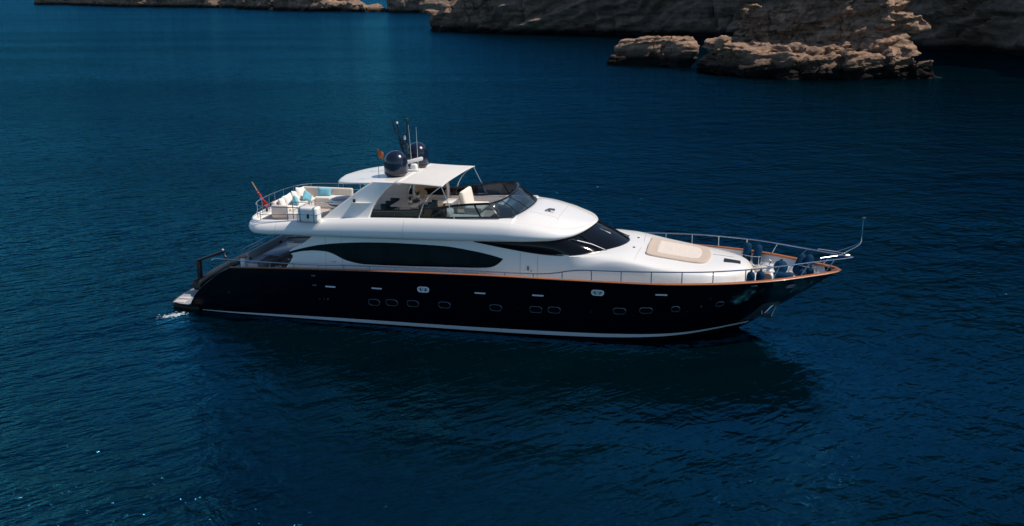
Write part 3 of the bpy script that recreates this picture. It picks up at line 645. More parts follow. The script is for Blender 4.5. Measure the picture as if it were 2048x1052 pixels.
# ---- upper deck body: overhang, well and brow in one shell
Yo = spl([-12.56, -12.5, -12.35, -12.1, -11.8, -11.4, -10.5, 1, 2, 2.7, 3.2, 3.6, 3.95, 4.25, 4.5, 4.65, 4.72], [.7, 1.5, 2.35, 2.9, 3.22, 3.42, 3.52, 3.52, 3.42, 3.25, 3.04, 2.76, 2.4, 1.9, 1.25, .65, .25])
zu = spl([-12.56, -12.4, -12.1, -11.6, -10, -6.5, -2.8, .77, 3, 3.9, 4.4, 4.72], [4.52, 4.38, 4.28, 4.20, 4.22, 4.25, 4.31, 4.43, 4.50, 4.60, 4.74, 4.88])
zt = spl([-12.56, -12.4, -12.1, -11.3, -9.2, -6.6, -1.7, .7, 1.9, 3, 3.9, 4.4, 4.72], [4.60, 4.70, 4.74, 4.80, 5.02, 5.20, 5.36, 5.33, 5.24, 5.06, 4.93, 4.92, 4.92])
zb = spl([-12.5, -9, -5.8, -1.8, .6, 1.3], [4.80, 5.02, 5.24, 5.33, 5.43, 5.46])
zbr = spl([1.2, 1.7, 2.3, 3.0, 3.6, 4.1, 4.5, 4.72], [5.50, 5.60, 5.52, 5.38, 5.22, 5.08, 4.97, 4.93])
ZF = 4.62
def ud_section(x):
    Yx = float(Yo(x)); u_ = float(zu(x)); t_ = float(zt(x)); d_ = t_-u_
    out = [(max(0, Yx-.75), u_), (Yx-.28 if Yx > .3 else Yx*.5, u_+.02*min(1, d_)), (Yx-.05, u_+.16*d_), (Yx, u_+.38*d_), (Yx-.04, u_+.60*d_), (Yx-.14 if Yx > .3 else Yx*.7, u_+.83*d_), (Yx-.34 if Yx > .5 else Yx*.4, t_)]
    out = [(max(0, a), b_) for a, b_ in out]; out = [tuple(p) for p in chaikin(out, 2)]
    last = out[-1][0]
    if x <= 1.2:
        c_ = float(zb(x)); yw = min(2.80, last-.02) if x > -9 else last-.06; aftk = np.clip((-8-x)/1.5, 0, 1)
        yw = yw*(1-aftk)+max(0.05, last-.08)*aftk
        zi = ZF if x > -12.15 else t_-.01
        inn = [((last+yw)/2, t_+.01+.25*(c_-t_)), (yw+.03, c_-.02), (yw, c_), (max(.03, yw-.12), c_), (max(.02, yw-.15), c_-.03), (max(.02, yw-.16), zi), (max(.01, yw*.5), zi), (0, zi)]
    else:
        c_ = float(zbr(x)); k = last
        inn = [(k*.93, t_+.03*(c_-t_)), (k*.86, t_+.12*(c_-t_)), (k*.78, t_+.34*(c_-t_)), (k*.68, t_+.62*(c_-t_)), (k*.56, t_+.84*(c_-t_)), (k*.38, t_+.96*(c_-t_)), (k*.19, c_-.005), (0, c_)]
    hp = [(0, u_)]+out+inn
    return [(x, -p[0], p[1]) for p in hp]+[(x, p[0], p[1]) for p in hp[::-1][1:-1]]
xsu = np.r_[-12.56, -12.53, -12.5, -12.44, -12.35, -12.22, -12.151, -12.149, np.linspace(-12.0, -11, 10), np.linspace(-10.8, 1.0, 42), 1.198, 1.202, np.linspace(1.4, 3.6, 16), np.linspace(3.7, 4.6, 14), 4.66, 4.70, 4.72]
SG = [ud_section(x) for x in xsu]
mb = MB(); mb.grid(SG, closed_v=True); mb.fan(SG[0]); mb.fan(SG[-1], True); upper = fixn(mb.build("upper_deck", "white", Y, sharp=42))
def zbrow(x, y):
    s = ud_section(x); q = sorted([(p[1], p[2]) for p in s if p[2] >= float(zt(x))-.02]); return float(np.interp(y, [a[0] for a in q], [a[1] for a in q]))
mb = MB(); xx = np.linspace(-12.0, 1.15, 30)
mb.grid([[(x, y, ZF+.006) for y in np.linspace(-1, 1, 5)*(2.6 if x > -9 else min(2.6, float(Yo(x))-.66))] for x in xx], flip=True); mb.build("flybridge_deck", "palefloor", upper)
for yy, nm in ((-.35, 0),):
    c = Vector((2.55, -.95, zbrow(2.55, -.95)))
    m_ = MB(); m_.tube([c+Vector((-.18, -.1, .06)), c+Vector((.0, .02, .12)), c+Vector((.26, .04, .08))], [.035, .045, .06], 8); m_.box(tuple(c+Vector((.0, 0, .04))), (.12, .1, .09), .02); m_.build("ship_horn", "dullsteel", upper)
seam([(3.1, y, zbrow(3.1, y)+.001) for y in np.linspace(-1.9, 1.9, 24)], upper, .006)
for yy in (-1.55, 1.55): seam([(x, yy, zbrow(x, yy)+.001) for x in np.linspace(1.75, 3.1, 12)], upper, .006)
for xv in (-10.4, -3.9): seam([(p[0], p[1], p[2]) for p in ud_section(xv)[4:26]], upper, .006)
# ---- flybridge side glazing
cb = [(-5.77, -2.78, 5.235), (-4.27, -2.78, 5.26), (-1.8, -2.78, 5.335), (-.3, -2.78, 5.40), (.55, -2.72, 5.44)]
ct = [(-5.69, -2.74, 5.53), (-4.29, -2.74, 5.575), (-2.8, -2.73, 5.73), (-1.09, -2.72, 6.0), (.05, -2.70, 6.10)]
bx = spl([p[0] for p in cb], [p[2] for p in cb]); tx_ = spl([p[0] for p in ct], [p[2] for p in ct])
def pt(x, t, sgn=-1):   # t 0 base .. 1 top ; the whole panel rakes forward a little towards the top
    return np.array([x-.5*t*np.clip((x+2)/2.5, 0, 1), sgn*(2.78-.05*t), float(bx(x))+.01+(float(tx_(x-.5*np.clip((x+2)/2.5, 0, 1)))-float(bx(x)))*t])
for sgn in (-1, 1):
    xx = np.linspace(-5.72, .6, 40)
    rail = MB()
    for t, r_ in ((1.0, .062), (.06, .05)): rail.tube([tuple(pt(x, t, sgn)) for x in xx], r_, 6)
    rp = rail.build("coaming_frame", "frame", upper)
    edges = [-5.7, -4.55, -3.3, -2.05, -1.95, -.35, .58]
    for x in (-5.7, -4.55, -3.3, -2.0, -.3): m_ = MB(); m_.tube([tuple(pt(x, t, sgn)) for t in (0.02, .5, .98)], .045, 6); m_.build("coaming_post", "frame", rp)
    for a, b_, m in ((-5.7, -4.55, "tint"), (-4.55, -3.3, "tint"), (-3.3, -2.0, "tint"), (-2.0, -.3, "screen"), (-.3, .6, "screen")):
        m_ = MB(); m_.grid([[tuple(pt(x, t, sgn)) for t in np.linspace(.02, .98, 4)] for x in np.linspace(a+.03, b_-.03, 8)]); m_.build("glass_panel", m, rp)
# ---- flybridge windscreen
Bw = mir(smooth_curve([(.6, -2.74, 5.44), (.82, -2.6, 5.45), (1.05, -2.35, 5.46), (1.4, -1.6, 5.53), (1.58, -.8, 5.6), (1.62, 0, 5.61)], 26))
Tw = mir(smooth_curve([(.02, -2.73, 6.10), (.12, -2.66, 6.11), (.22, -2.5, 6.11), (.42, -1.9, 6.11), (.55, -1.0, 6.10), (.58, 0, 6.10)], 26))
B3 = np.array(Bw); T3 = np.array(Tw)
mb = MB(); mb.grid([(B3*(1-t)+T3*t+np.array([.06, 0, .02])*math.sin(math.pi*t)).tolist() for t in np.linspace(0.02, 1, 6)]); fws = mb.build("flybridge_windscreen", "screen", upper)
m_ = MB(); m_.tube([tuple(p) for p in T3], .045, 8); m_.build("windscreen_rim", "frame", fws)
m_ = MB(); m_.tube([tuple(p) for p in B3+np.array([0, 0, .02])], .03, 8); m_.build("windscreen_sill", "frame", fws)
for i in (9, 17, len(B3)-18, len(B3)-10):
    m_ = MB(); m_.tube([tuple(B3[i]), tuple((B3[i]+T3[i])/2+np.array([.06, 0, .02])), tuple(T3[i])], .022, 6); m_.build("windscreen_post", "frame", fws)
# ---- radar arch legs and hardtop
fa = spl([4.85, 5.0, 5.5, 6.0, 6.58, 6.88, 7.0], [-8.55, -8.30, -7.66, -6.99, -6.20, -5.70, -5.5]); ff = spl([4.85, 5.2, 5.6, 5.96, 6.45, 6.78, 6.9, 7.0], [-5.80, -5.76, -5.64, -5.46, -5.08, -4.70, -4.45, -4.2])
for sgn in (-1, 1):
    G4 = []
    for z in np.linspace(4.85, 6.9, 26):
        a, b_ = float(fa(z)), float(ff(z)); t = (z-4.85)/2.05
        yo = 3.06-.42*t-.06*math.sin(math.pi*t); yi = yo-.30-.10*t; r_ = .09; ring = []
        for (cx, cy, a0) in ((b_-r_, yo-r_, 90), (a+r_*1.6, yo-r_, 180), (a+r_*1.6, yi+r_, 270), (b_-r_, yi+r_, 360)):
            for k in range(5):
                an = R(a0-90+90*k/4); rx = r_*(1.6 if cx < (a+b_)/2 else 1); ring.append((cx+rx*math.cos(an), sgn*(cy+r_*math.sin(an)), z))
        G4.append(ring)
    mb = MB(); mb.grid(G4, closed_v=True); leg = fixn(mb.build("radar_arch_leg", "white", upper, sharp=50))
    zq = 5.93; yq = 3.06-.42*(zq-4.85)/2.05-.06
    m_ = MB(); m_.add([(-6.6, sgn*(yq-.02), zq+.02), (-5.55, sgn*(yq-.02), zq+.0), (-6.6, sgn*(yq+.28), zq+.02), (-6.45, sgn*(yq+.3), zq+.02), (-6.6, sgn*(yq-.02), zq-.07), (-5.75, sgn*(yq-.02), zq-.06), (-6.6, sgn*(yq+.26), zq-.05), (-6.45, sgn*(yq+.27), zq-.05)],
                      [(0, 1, 3, 2), (4, 6, 7, 5), (0, 2, 6, 4), (2, 3, 7, 6), (3, 1, 5, 7)]); bk = fixn(m_.build("lamp_bracket", "white", leg, smooth=False))
    m_ = MB(); m_.lathe([(0, 0), (.07, 0), (.07, .13), (.05, .16), (0, .16)], (-6.48, sgn*(yq+.16), zq+.02), 14); m_.build("navigation_lamp", "black", bk)
Yh = spl([-8.05, -7.98, -7.8, -7.4, -6.8, -6, -4.3], [.5, 1.15, 1.65, 2.08, 2.4, 2.58, 2.66]); zh = spl([-8.05, -7.4, -6.5, -5.5, -4.3], [6.70, 6.80, 6.90, 6.96, 6.99])
G5 = []
for x in np.r_[-8.05, -8.03, -7.98, -7.9, np.linspace(-7.8, -4.3, 26)]:
    yh = float(Yh(x)); z_ = float(zh(x)); th = .15*min(1, (x+8.1)/.2+.25)
    hp = [tuple(p) for p in chaikin([(0, z_-th), (yh*.7, z_-th-.01), (yh-.12, z_-th-.05), (yh, z_-.12), (yh-.1, z_-.05), (yh*.7, z_-.005), (0, z_+.01)], 2)]
    G5.append([(x, -p[0], p[1]) for p in hp]+[(x, p[0], p[1]) for p in hp[::-1][1:-1]])
mb = MB(); mb.grid(G5, closed_v=True); mb.fan(G5[0]); mb.fan(G5[-1], True); top = fixn(mb.build("hardtop", "white", upper, sharp=50))
# satellite domes, radar, mast, whips
for (x, y, r_, hh, z0) in ((-4.95, -1.22, .575, 1.27, 6.93), (-4.68, 1.22, .555, 1.30, 6.95)):
    pr = [(0, 0), (r_*.72, 0), (r_*.80, .05), (r_*.95, .17), (r_, .24), (r_, hh-r_)]+[(r_*math.cos(a), hh-r_+r_*math.sin(a)) for a in np.linspace(.12, math.pi/2, 12)]
    m_ = MB(); m_.lathe(pr, (x, y, z0), 40); o = fixn(m_.build("satellite_dome", "dome", top, sharp=60))
    m_ = MB(); m_.lathe([(r_*.99, .2), (r_*1.008, .22), (r_*1.008, .235), (r_*.99, .25)], (x, y, z0), 40); m_.build("dome_seam", "black", o)
m_ = MB(); m_.box((-4.55, .15, 7.04), (.6, .6, .12), .05); m_.box((-4.5, .15, 7.2), (.34, .34, .32), .1, 3); rd = m_.build("radar_pedestal", "white", top)
m_ = MB(); m_.box((-4.62, .15, 7.47), (1.15, .17, .19), .06, 2, Matrix.Rotation(R(-14), 3, 'Y') @ Matrix.Rotation(R(18), 3, 'Z')); m_.build("radar_scanner", "white", rd)
m_ = MB(); m_.lathe([(0, 0), (.09, 0), (.09, .1), (.05, .2), (0, .2)], (-5.05, .1, 7.0), 12); m_.tube([(-5.0, -.2, 6.98), (-4.95, -.2, 7.25)], .03); m_.build("gps_receiver", "white", top)
ms = MB(); zb0 = 6.98
ms.tube([(-4.95, .35, zb0), (-4.93, .35, 7.6), (-4.90, .35, 8.25), (-4.86, .35, 9.50)], .03); mast = ms.build("antenna_mast", "black", top)
for pts, r_ in (([(-4.95, .35, 7.55), (-5.15, .35, 7.95), (-5.28, .35, 8.35), (-5.30, .35, 8.85), (-5.38, .35, 9.3)], .028), ([(-5.30, .35, 8.78), (-5.42, .35, 8.80), (-5.52, .35, 8.95), (-5.56, .35, 9.2), (-5.62, .35, 9.5)], .026),
                ([(-4.93, .35, 7.6), (-5.08, .35, 7.9), (-5.2, .35, 8.3), (-5.24, .35, 8.6)], .022), ([(-5.28, .35, 8.45), (-5.0, .35, 8.5), (-4.88, .35, 8.5)], .02), ([(-4.9, .35, 8.82), (-4.78, .3, 8.9), (-4.66, .3, 8.98)], .03), ([(-4.9, .35, 7.7), (-4.75, .35, 7.4), (-4.7, .4, 7.0)], .014), ([(-5.30, .35, 8.3), (-5.12, .35, 8.22), (-4.98, .35, 8.3), (-4.92, .35, 8.5)], .022), ([(-5.30, .35, 8.05), (-5.1, .35, 8.1), (-4.9, .35, 8.05)], .02), ([(-5.1, .35, 8.25), (-5.1, .35, 8.6)], .035), ([(-4.86, .35, 8.75), (-5.0, .35, 8.78), (-5.12, .35, 8.72)], .02)):
    m_ = MB(); m_.tube([tuple(p) for p in smooth_curve(pts, 12)], r_*1.0, 7); m_.build("mast_arm", "black", mast)
for p, r_, hh, mm in (((-4.86, .35, 9.42), .07, .14, "brown"), ((-4.92, .35, 8.08), .07, .24, "brown"), ((-5.38, .35, 9.28), .05, .1, "white"), ((-5.0, .35, 8.5), .06, .2, "white")):
    m_ = MB(); m_.lathe([(0, 0), (r_, 0), (r_, hh*.8), (r_*.6, hh), (0, hh)], p, 12); m_.build("mast_lamp", mm, mast)
for (x, y, z0, dx, hh) in ((-4.5, -.15, 7.0, -.05, 2.3), (-4.2, -.1, 7.0, -.02, 2.2)):
    m_ = MB(); m_.tube([(x, y, z0), (x+dx, y, z0+hh*.5), (x+dx*2.4, y, z0+hh)], [.014, .010, .005], 5); m_.build("whip_antenna", "white", top)
# ---- awning
G6 = []
for i in range(22):
    t = i/21
    row = []
    for j in range(29):
        v = -1+2*j/28; x1 = -2.12-.14*(1-v*v); x = -4.52+(x1+4.52)*t; y = v*(2.72+.12*t+.02*math.sin(math.pi*t)*-4)
        z = 6.965-.05*v*v-.11*t+.05*math.sin(math.pi*t)*(1-v*v)*.3-.03*t*math.cos(3*v); row.append((x, y, z))
    G6.append(row)
mb = MB(); mb.grid(G6); aw = solidify(mb.build("awning", "canvas", upper), .025)
for sgn in (-1, 1):
    for bxx, byy, mid in ((-3.26, 2.98, (-2.95, 2.95, 6.25)), (-1.52, 2.98, (-1.86, 2.9, 6.1))):
        m_ = MB(); m_.tube([tuple(p) for p in smooth_curve([(bxx, sgn*byy, 5.36), (mid[0], sgn*mid[1], mid[2]), (-2.2, sgn*2.78, 6.86)], 10)], .022, 7); m_.lathe([(0, 0), (.06, 0), (.06, .03), (0, .03)], (bxx, sgn*byy, 5.33), 12); m_.build("awning_strut", "steel", aw)
# ---- guard rail round the deck edge, and pulpit
zr = spl([-14.5, -12.84, -9.24, -5.67, -2.53, .84, 2.5, 3.3, 3.9, 4.6, 6.5, 8.7, 10.9, 12, 14, 16.4], [2.86, 2.80, 2.87, 3.03, 3.10, 3.15, 3.19, 3.26, 3.39, 3.48, 3.52, 3.58, 3.63, 3.66, 3.70, 3.73])
yr = spl([-13.2, -10.3, -6.6, -2.5, .84, 4.3, 7, 9, 10, 11, 12, 13, 14, 15, 16, 16.45], [3.08, 3.30, 3.54, 3.70, 3.77, 3.79, 3.75, 3.62, 3.46, 3.16, 2.78, 2.24, 1.62, .98, .36, .06])
gr = MB(); pts = []
for x in np.r_[np.linspace(-13.1, 12, 60), np.linspace(12.3, 16.45, 18)]: pts.append((x, -float(yr(x)), float(zr(x))))
port = [(x, -y, z) for x, y, z in pts[::-1]]
stb = [(-14.25, -2.98, 2.55), (-14.2, -2.99, 2.72), (-13.95, -3.02, 2.80), (-13.5, -3.06, 2.80)]+pts
gr.tube(stb+[(16.5, 0, 3.73)]+port, .030, 7); rail = gr.build("guard_rail", "steel", Y)
for sgn in (-1, 1):
    for x in [-12.3, -10.94]+[-9.6+1.331*i for i in range(16)]+[11.75]:
        y = sgn*float(yr(x)); m_ = MB(); m_.tube([(x, y, float(zsf(x))+.05), (x, y, float(zr(x)))], .026, 6); m_.build("stanchion", "steel", rail)
    for xb_, xt in ((12.95, 13.2), (14.15, 14.55), (15.25, 15.65)):
        m_ = MB(); m_.tube([(xb_, sgn*(float(bfun(xb_))-.12), float(zsf(xb_))+.05), (xt, sgn*float(yr(xt)), float(zr(xt)))], .02, 6); m_.build("stanchion", "steel", rail)
    m_ = MB(); m_.tube([(15.0, sgn*.86, 3.84), (15.6, sgn*.5, 3.86), (16.3, sgn*.12, 3.86)], .02, 6); m_.tube([(15.0, sgn*.86, 3.84), (15.0, sgn*.95, 3.72)], .018, 6); m_.build("pulpit_rail", "steel", rail)
    m_ = MB(); m_.tube([tuple(p) for p in smooth_curve([(15.75, sgn*.42, 3.86), (16.1, sgn*.28, 4.02), (16.7, sgn*.1, 4.34), (16.78, sgn*.02, 4.48), (16.78, 0, 4.75)], 14)], .022, 7); m_.build("pole_bracket", "steel", rail)
m_ = MB(); m_.tube([(16.78, 0, 4.6), (16.78, 0, 5.55)], .024, 8); jp = m_.build("jackstaff", "steel", rail)
m_ = MB(); m_.box((16.8, 0, 5.56), (.16, .09, .12), .02); m_.build("steaming_light", "dullsteel", jp)
# transom gate rail
m_ = MB(); m_.tube([(-13.18, -1.8, 2.6), (-13.18, -1.8, 2.98), (-13.18, -1.2, 3.0), (-13.18, 3.0, 3.0), (-13.1, 3.08, 2.85)], .022, 6); tr_ = m_.build("transom_rail", "steel", Y)
for y in (-1.0, .3, 1.6): m_ = MB(); m_.tube([(-13.18, y, 2.6), (-13.18, y, 3.0)], .018, 6); m_.build("stanchion", "steel", tr_)
m_ = MB(); m_.tube([(-13.18, -1.2, 2.84), (-13.18, .3, 2.84)], .016, 6); m_.build("lower_bar", "steel", tr_)
# ---- flybridge rails
def frail(x): return float(np.interp(x, [-12.3, -11.3, -9.2, -6.6], [4.78, 4.82, 5.03, 5.2]))
edge = [(-8.1, -3.12), (-9.6, -3.14), (-10.8, -3.13), (-11.35, -3.02), (-11.75, -2.7), (-12.02, -2.1), (-12.2, -1.2), (-12.25, 0)]
edge = edge+[(x, -y) for x, y in edge[::-1][1:]]
E2 = smooth_curve(edge, 60)
fr_ = MB(); fr_.tube([(x, y, 5.56+.02*(x+12)) for x, y in E2], .021, 7); fb = fr_.build("flybridge_rail", "steel", upper)
m_ = MB(); m_.tube([(x, y, frail(x)*.55+.45*(5.56+.02*(x+12))) for x, y in E2], .015, 6); m_.build("lower_bar", "steel", fb)
for i in (1, 8, 15, 20, 24, 28, 31, 35, 39, 44, 51, 58):
    x, y = E2[i]; m_ = MB(); m_.tube([(x, y, frail(x)-.05), (x, y, 5.56+.02*(x+12))], .018, 6); m_.build("stanchion", "steel", fb)
for sgn in (-1, 1):
    m_ = MB(); m_.tube([(-9.58, sgn*3.1, 5.05), (-9.58, sgn*3.1, 5.84), (-9.5, sgn*3.1, 5.87), (-7.5, sgn*3.05, 5.92)], .02, 6); m_.tube([(-8.6, sgn*3.1, 5.1), (-8.6, sgn*3.08, 5.9)], .017, 6); m_.build("upper_bar", "steel", fb)
# ---- foredeck sunpad and hatch
def pad_ring(P, zo, n=64):
    return [(x, y, ztr(x, y)+zo) for x, y in P]
PQ = [(7.2, -1.0), (7.16, 0), (7.2, 1.0), (7.17, 1.62), (7.6, 1.66), (8.6, 1.60), (9.3, 1.55), (9.95, 1.45), (10.12, .6), (10.16, 0), (10.12, -.6), (9.95, -1.45), (9.3, -1.55), (8.6, -1.60), (7.6, -1.66), (7.17, -1.62), (7.2, -1.0)]
PQ = smooth_curve(PQ, 70)[:-1]; cpt = np.array([8.62, 0])
def patch(P, f0, zo, thick, name, m, parent):
    rings = []
    for f, dz in ((f0*1.0, -.05), (f0*1.0, thick*.55), (f0*.985, thick*.9), (f0*.965, thick)): rings.append([(x, y, ztr(x, y)+zo+dz) for x, y in cpt+(P-cpt)*f])
    for f in np.linspace(.9, .05, 9): rings.append([(x, y, ztr(x, y)+zo+thick) for x, y in cpt+(P-cpt)*f0*f])
    mb = MB(); mb.grid(rings, closed_v=True); mb.fan(rings[-1]); return fixn(mb.build(name, m, parent))
e_ = empty("sunpad", (8.62, 0, 3.6), "tan bordered cream sunpad laid on the foredeck", "sunpad")
a = patch(PQ, 1.0, .0, .085, "border_cushion", "tan", None); b_ = patch(PQ*[1, 1]+[.02, 0], .70, .05, .05, "centre_cushion", "padc", None)
for o in (a, b_): o.parent = e_; o.matrix_parent_inverse = Matrix.Translation((-8.62, 0, -3.6))
m_ = MB(); m_.add([(x, y, ztr(x, y)+.03) for x, y in ((10.75, -.75), (11.5, -.62), (11.5, -.22), (10.75, -.2))]+[(x, y, ztr(x, y)-.05) for x, y in ((10.75, -.75), (11.5, -.62), (11.5, -.22), (10.75, -.2))], [(0, 1, 2, 3), (0, 4, 5, 1), (1, 5, 6, 2), (2, 6, 7, 3), (3, 7, 4, 0)]); fixn(m_.build("deck_hatch", "black", trunk, smooth=False))
m_ = MB(); m_.tube([(10.2, .35, ztr(10.2, .35)+.02), (11.2, .3, ztr(11.2, .3)+.03)], .02, 6); m_.build("hand_rail", "white", trunk)
for y in (-1.0, .9):
    m_ = MB(); m_.box((6.6, y, ztr(6.6, y)+.02), (.12, .1, .06), .02); m_.build("wiper_motor", "black", trunk)
# ================================================================== THINGS ABOARD
def part(e, name, m, fn, sharp=38):
    b = MB(); fn(b); return b.build(name, m, e, sharp=sharp)
def pillow_mesh(wd, ht, th, n=14):
    """square scatter cushion, standing in its own xz plane"""
    b = MB()
    for s in (-1, 1):
        G = []
        for i in range(n+1):
            u = -1+2*i/n; row = []
            for j in range(n+1):
                v = -1+2*j/n; k = max(0, (1-u**4)*(1-v**4))**.6; pin = 1-.10*(1-abs(u*v))*max(abs(u), abs(v))**3
                row.append((u*wd/2*pin, s*th/2*k, v*ht/2*pin))
            G.append(row)
        b.grid(G, flip=(s > 0))
    return b
# -- flybridge corner sofa
z0 = ZF+.006
e = empty("corner_sofa", (-11.3, 0, z0), "beige L shaped sofa with cream seats on the aft flybridge", "sofa")
part(e, "aft_base", "beige", lambda b: b.box((.35, .25, .21), (1.0, 3.7, .42), .05))
part(e, "seat_cushion", "cream", lambda b: b.box((.47, .05, .49), (.82, 3.2, .16), .06, 3)); part(e, "backrest", "beige", lambda b: b.box((-.08, .25, .55), (.22, 3.7, .62), .08, 3))
part(e, "side_base", "whitefab", lambda b: b.box((1.85, 1.72, .21), (2.0, .9, .42), .05)); part(e, "seat_cushion", "cream", lambda b: b.box((1.75, 1.66, .49), (2.2, .82, .16), .06, 3))
part(e, "backrest", "beige", lambda b: b.box((1.2, 2.16, .60), (2.9, .22, .70), .08, 3)); part(e, "armrest", "beige", lambda b: b.box((.30, -1.62, .42), (.92, .16, .62), .06, 3))
cush = [(-11.10, -1.15, .60, 12, "whitefab", .52, "white scatter cushion nearest the sofa end, leaning low"), (-11.05, -.55, .66, -14, "whitefab", .54, "white scatter cushion between the low one and the plump one"),
        (-11.0, .1, .70, 10, "whitefab", .56, "plump white scatter cushion mid row on the aft sofa"), (-10.95, .75, .74, -8, "whitefab", .62, "tallest white scatter cushion at the far end of the aft row"),
        (-10.62, -.62, .62, 30, "aqua", .46, "smaller aqua cushion in front of the low white cushions"), (-10.52, .55, .62, -20, "aqua", .50, "larger aqua cushion propped before the tallest white cushion"), (-10.1, 1.78, .66, 88, "aqua", .62, "wide aqua patterned cushion on the port side of the sofa")]
for i, (x, y, z, rz, m, sz, lb_) in enumerate(cush):
    o = pillow_mesh(sz*1.22, sz*1.15 if i < 6 else .46, .26).build("scatter_cushion", m, None, sharp=80)
    o.rotation_euler = (R(-16), R([5, -9, 12, 8, 30, 38, 3][i]), R(90+rz) if i < 6 else R(8)); o.location = (x, y, z0+z+.10); tag(o, lb_, "cushion", "cushions on the flybridge sofa")
e = empty("coffee_table", (-10.0, -1.6, z0), "low white coffee table beside the sofa on the aft flybridge", "table")
part(e, "table_top", "white", lambda b: b.box((0, 0, .36), (1.1, .62, .06), .02)); part(e, "base", "white", lambda b: b.box((0, 0, .165), (.95, .5, .33), .03))
e = empty("hot_tub", (-8.25, .15, z0), "round white tub with dark bands behind the radar arch", "tub")
part(e, "shell", "white", lambda b: b.lathe([(0, 0), (.80, 0), (.84, .05), (.84, .66), (.86, .74), (.82, .80), (.70, .80), (.66, .74), (.64, .42), (0, .42)], n=44)); part(e, "band", "black", lambda b: b.lathe([(.842, .56), (.852, .57), (.852, .63), (.842, .64)], n=44))
part(e, "band", "black", lambda b: b.lathe([(.842, .40), (.85, .41), (.85, .44), (.842, .45)], n=44)); part(e, "shaded_inside", "greycush", lambda b: b.lathe([(0, .70), (.66, .70)], n=44))  # grey disc within the rim: the tub's shaded interior put in as colour
# -- life raft canisters
def raft(loc, label, rz):
    e = empty("life_raft", loc, label, "life raft", "life raft canisters on the flybridge rail", rz)
    part(e, "canister", "white", lambda b: b.box((0, 0, .36), (1.02, .58, .72), .13, 4)); part(e, "seam_band", "seam", lambda b: b.box((0, 0, .36), (1.03, .59, .03), .006, 1))
    for x in (-.36, .34): part(e, "strap", "bluetab", lambda b: b.box((x, 0, .36), (.05, .60, .74), .12, 3))
    part(e, "hydrostatic_release", "black", lambda b: b.box((.05, -.31, .30), (.10, .06, .22), .02)); part(e, "cradle", "steel", lambda b: (b.tube([(-.5, -.31, .42), (-.5, -.31, -.03), (-.5, .31, -.03)], .016, 6), b.tube([(.5, -.31, .42), (.5, -.31, -.03), (.5, .31, -.03)], .016, 6), b.tube([(-.5, -.31, .0), (.5, -.31, .0)], .016, 6)))
    return e
raft((-8.63, -3.32, 5.03), "white life raft canister hung on the near aft flybridge rail", R(0))
raft((-7.3, 3.15, 5.2), "white life raft canister on the far rail, half hidden by the hardtop", R(180))
# -- dining table, chairs, plants
e = empty("dining_table", (-4.88, .38, z0), "pale rectangular dining table under the white awning", "table")
part(e, "table_top", "sandtop", lambda b: b.box((0, 0, .70), (1.34, 2.1, .06), .02))
for y in (-.6, .6): part(e, "pedestal", "white", lambda b: b.box((0, y, .335), (.5, .22, .67), .04))
def chair():
    e = empty("dining_chair", (-5.88, -.35, z0), "x", "chair", "teal chairs round the flybridge table")
    def shell(b):
        G = []
        for i in range(17):
            a = R(-115+230*i/16); G.append([(-.26*math.cos(a)*k, .27*math.sin(a)*k, z) for k, z in ((.92, .36), (1.0, .52), (1.06, .74-.05*abs(math.sin(a)))) ]+[(-.26*math.cos(a)*.95, .27*math.sin(a)*.95, .735-.05*abs(math.sin(a))), (-.26*math.cos(a)*.86, .27*math.sin(a)*.86, .42)])
        b.grid(G)
    part(e, "backrest", "teal", shell); part(e, "seat", "teal", lambda b: b.box((.02, 0, .41), (.50, .50, .10), .045, 3))
    for sx in (-.2, .2):
        for sy in (-.2, .2): part(e, "leg", "frame", lambda b: b.tube([(sx, sy, .38), (sx*1.15, sy*1.15, 0)], .018, 6))
    return e
ch = chair(); ch["label"] = "teal tub chair on the aft side nearest the near edge of the dining table"
for x, y, rz, lb_ in ((-5.88, .38, 0, "teal tub chair in the middle of the aft side of the dining table"), (-5.88, 1.1, 0, "teal tub chair farthest away on the aft side of the dining table"),
                      (-3.9, -.32, math.pi, "teal tub chair on the forward side nearest the near edge of the dining table"), (-3.9, .38, math.pi, "teal tub chair in the middle of the forward side of the dining table"), (-3.9, 1.05, math.pi, "teal tub chair beside the rattan pod on the forward side of the table")):
    copy_tree(ch, (x, y, z0), rz, lb_)
def plant(loc, label, n, hgt, sd):
    rnd = random.Random(sd); e = empty("potted_succulent", loc, label, "plant", "succulents on the dining table")
    part(e, "pot", "pot", lambda b: b.lathe([(0, 0), (.085, 0), (.105, .14), (.105, .15)], n=18)); part(e, "pot_rim", "potw", lambda b: b.lathe([(.107, .13), (.112, .14), (.112, .22), (.095, .22), (.09, .19), (0, .19)], n=18))
    def lv(b):
        for k in range(n):
            a = 2*math.pi*k/n*2.4; tl = rnd.uniform(.15, .75); L_ = hgt*rnd.uniform(.7, 1); d = Vector((math.cos(a)*math.sin(tl), math.sin(a)*math.sin(tl), math.cos(tl))); s_ = Vector((-math.sin(a), math.cos(a), 0))
            p = Vector((0, 0, .2)); G = []
            for q in range(6):
                t = q/5; c = p+d*L_*t+Vector((d.x, d.y, 0))*.08*t*t; wq = .03*(1-t)**.7+.001; G.append([c-s_*wq, c+Vector((d.x, d.y, -1))*.008, c+s_*wq])
            b.grid(G)
    part(e, "leaves", "leaf", lv); return e
zt_ = z0+.732
plant((-4.62, -.28, zt_), "spiky potted succulent nearer the near edge of the dining table", 16, .34, 1); plant((-4.66, .98, zt_), "spiky potted succulent towards the far end of the dining table", 18, .36, 2)
e = empty("glass_bowl", (-4.55, .35, zt_), "dark glass bowl between the two potted plants on the dining table", "bowl")
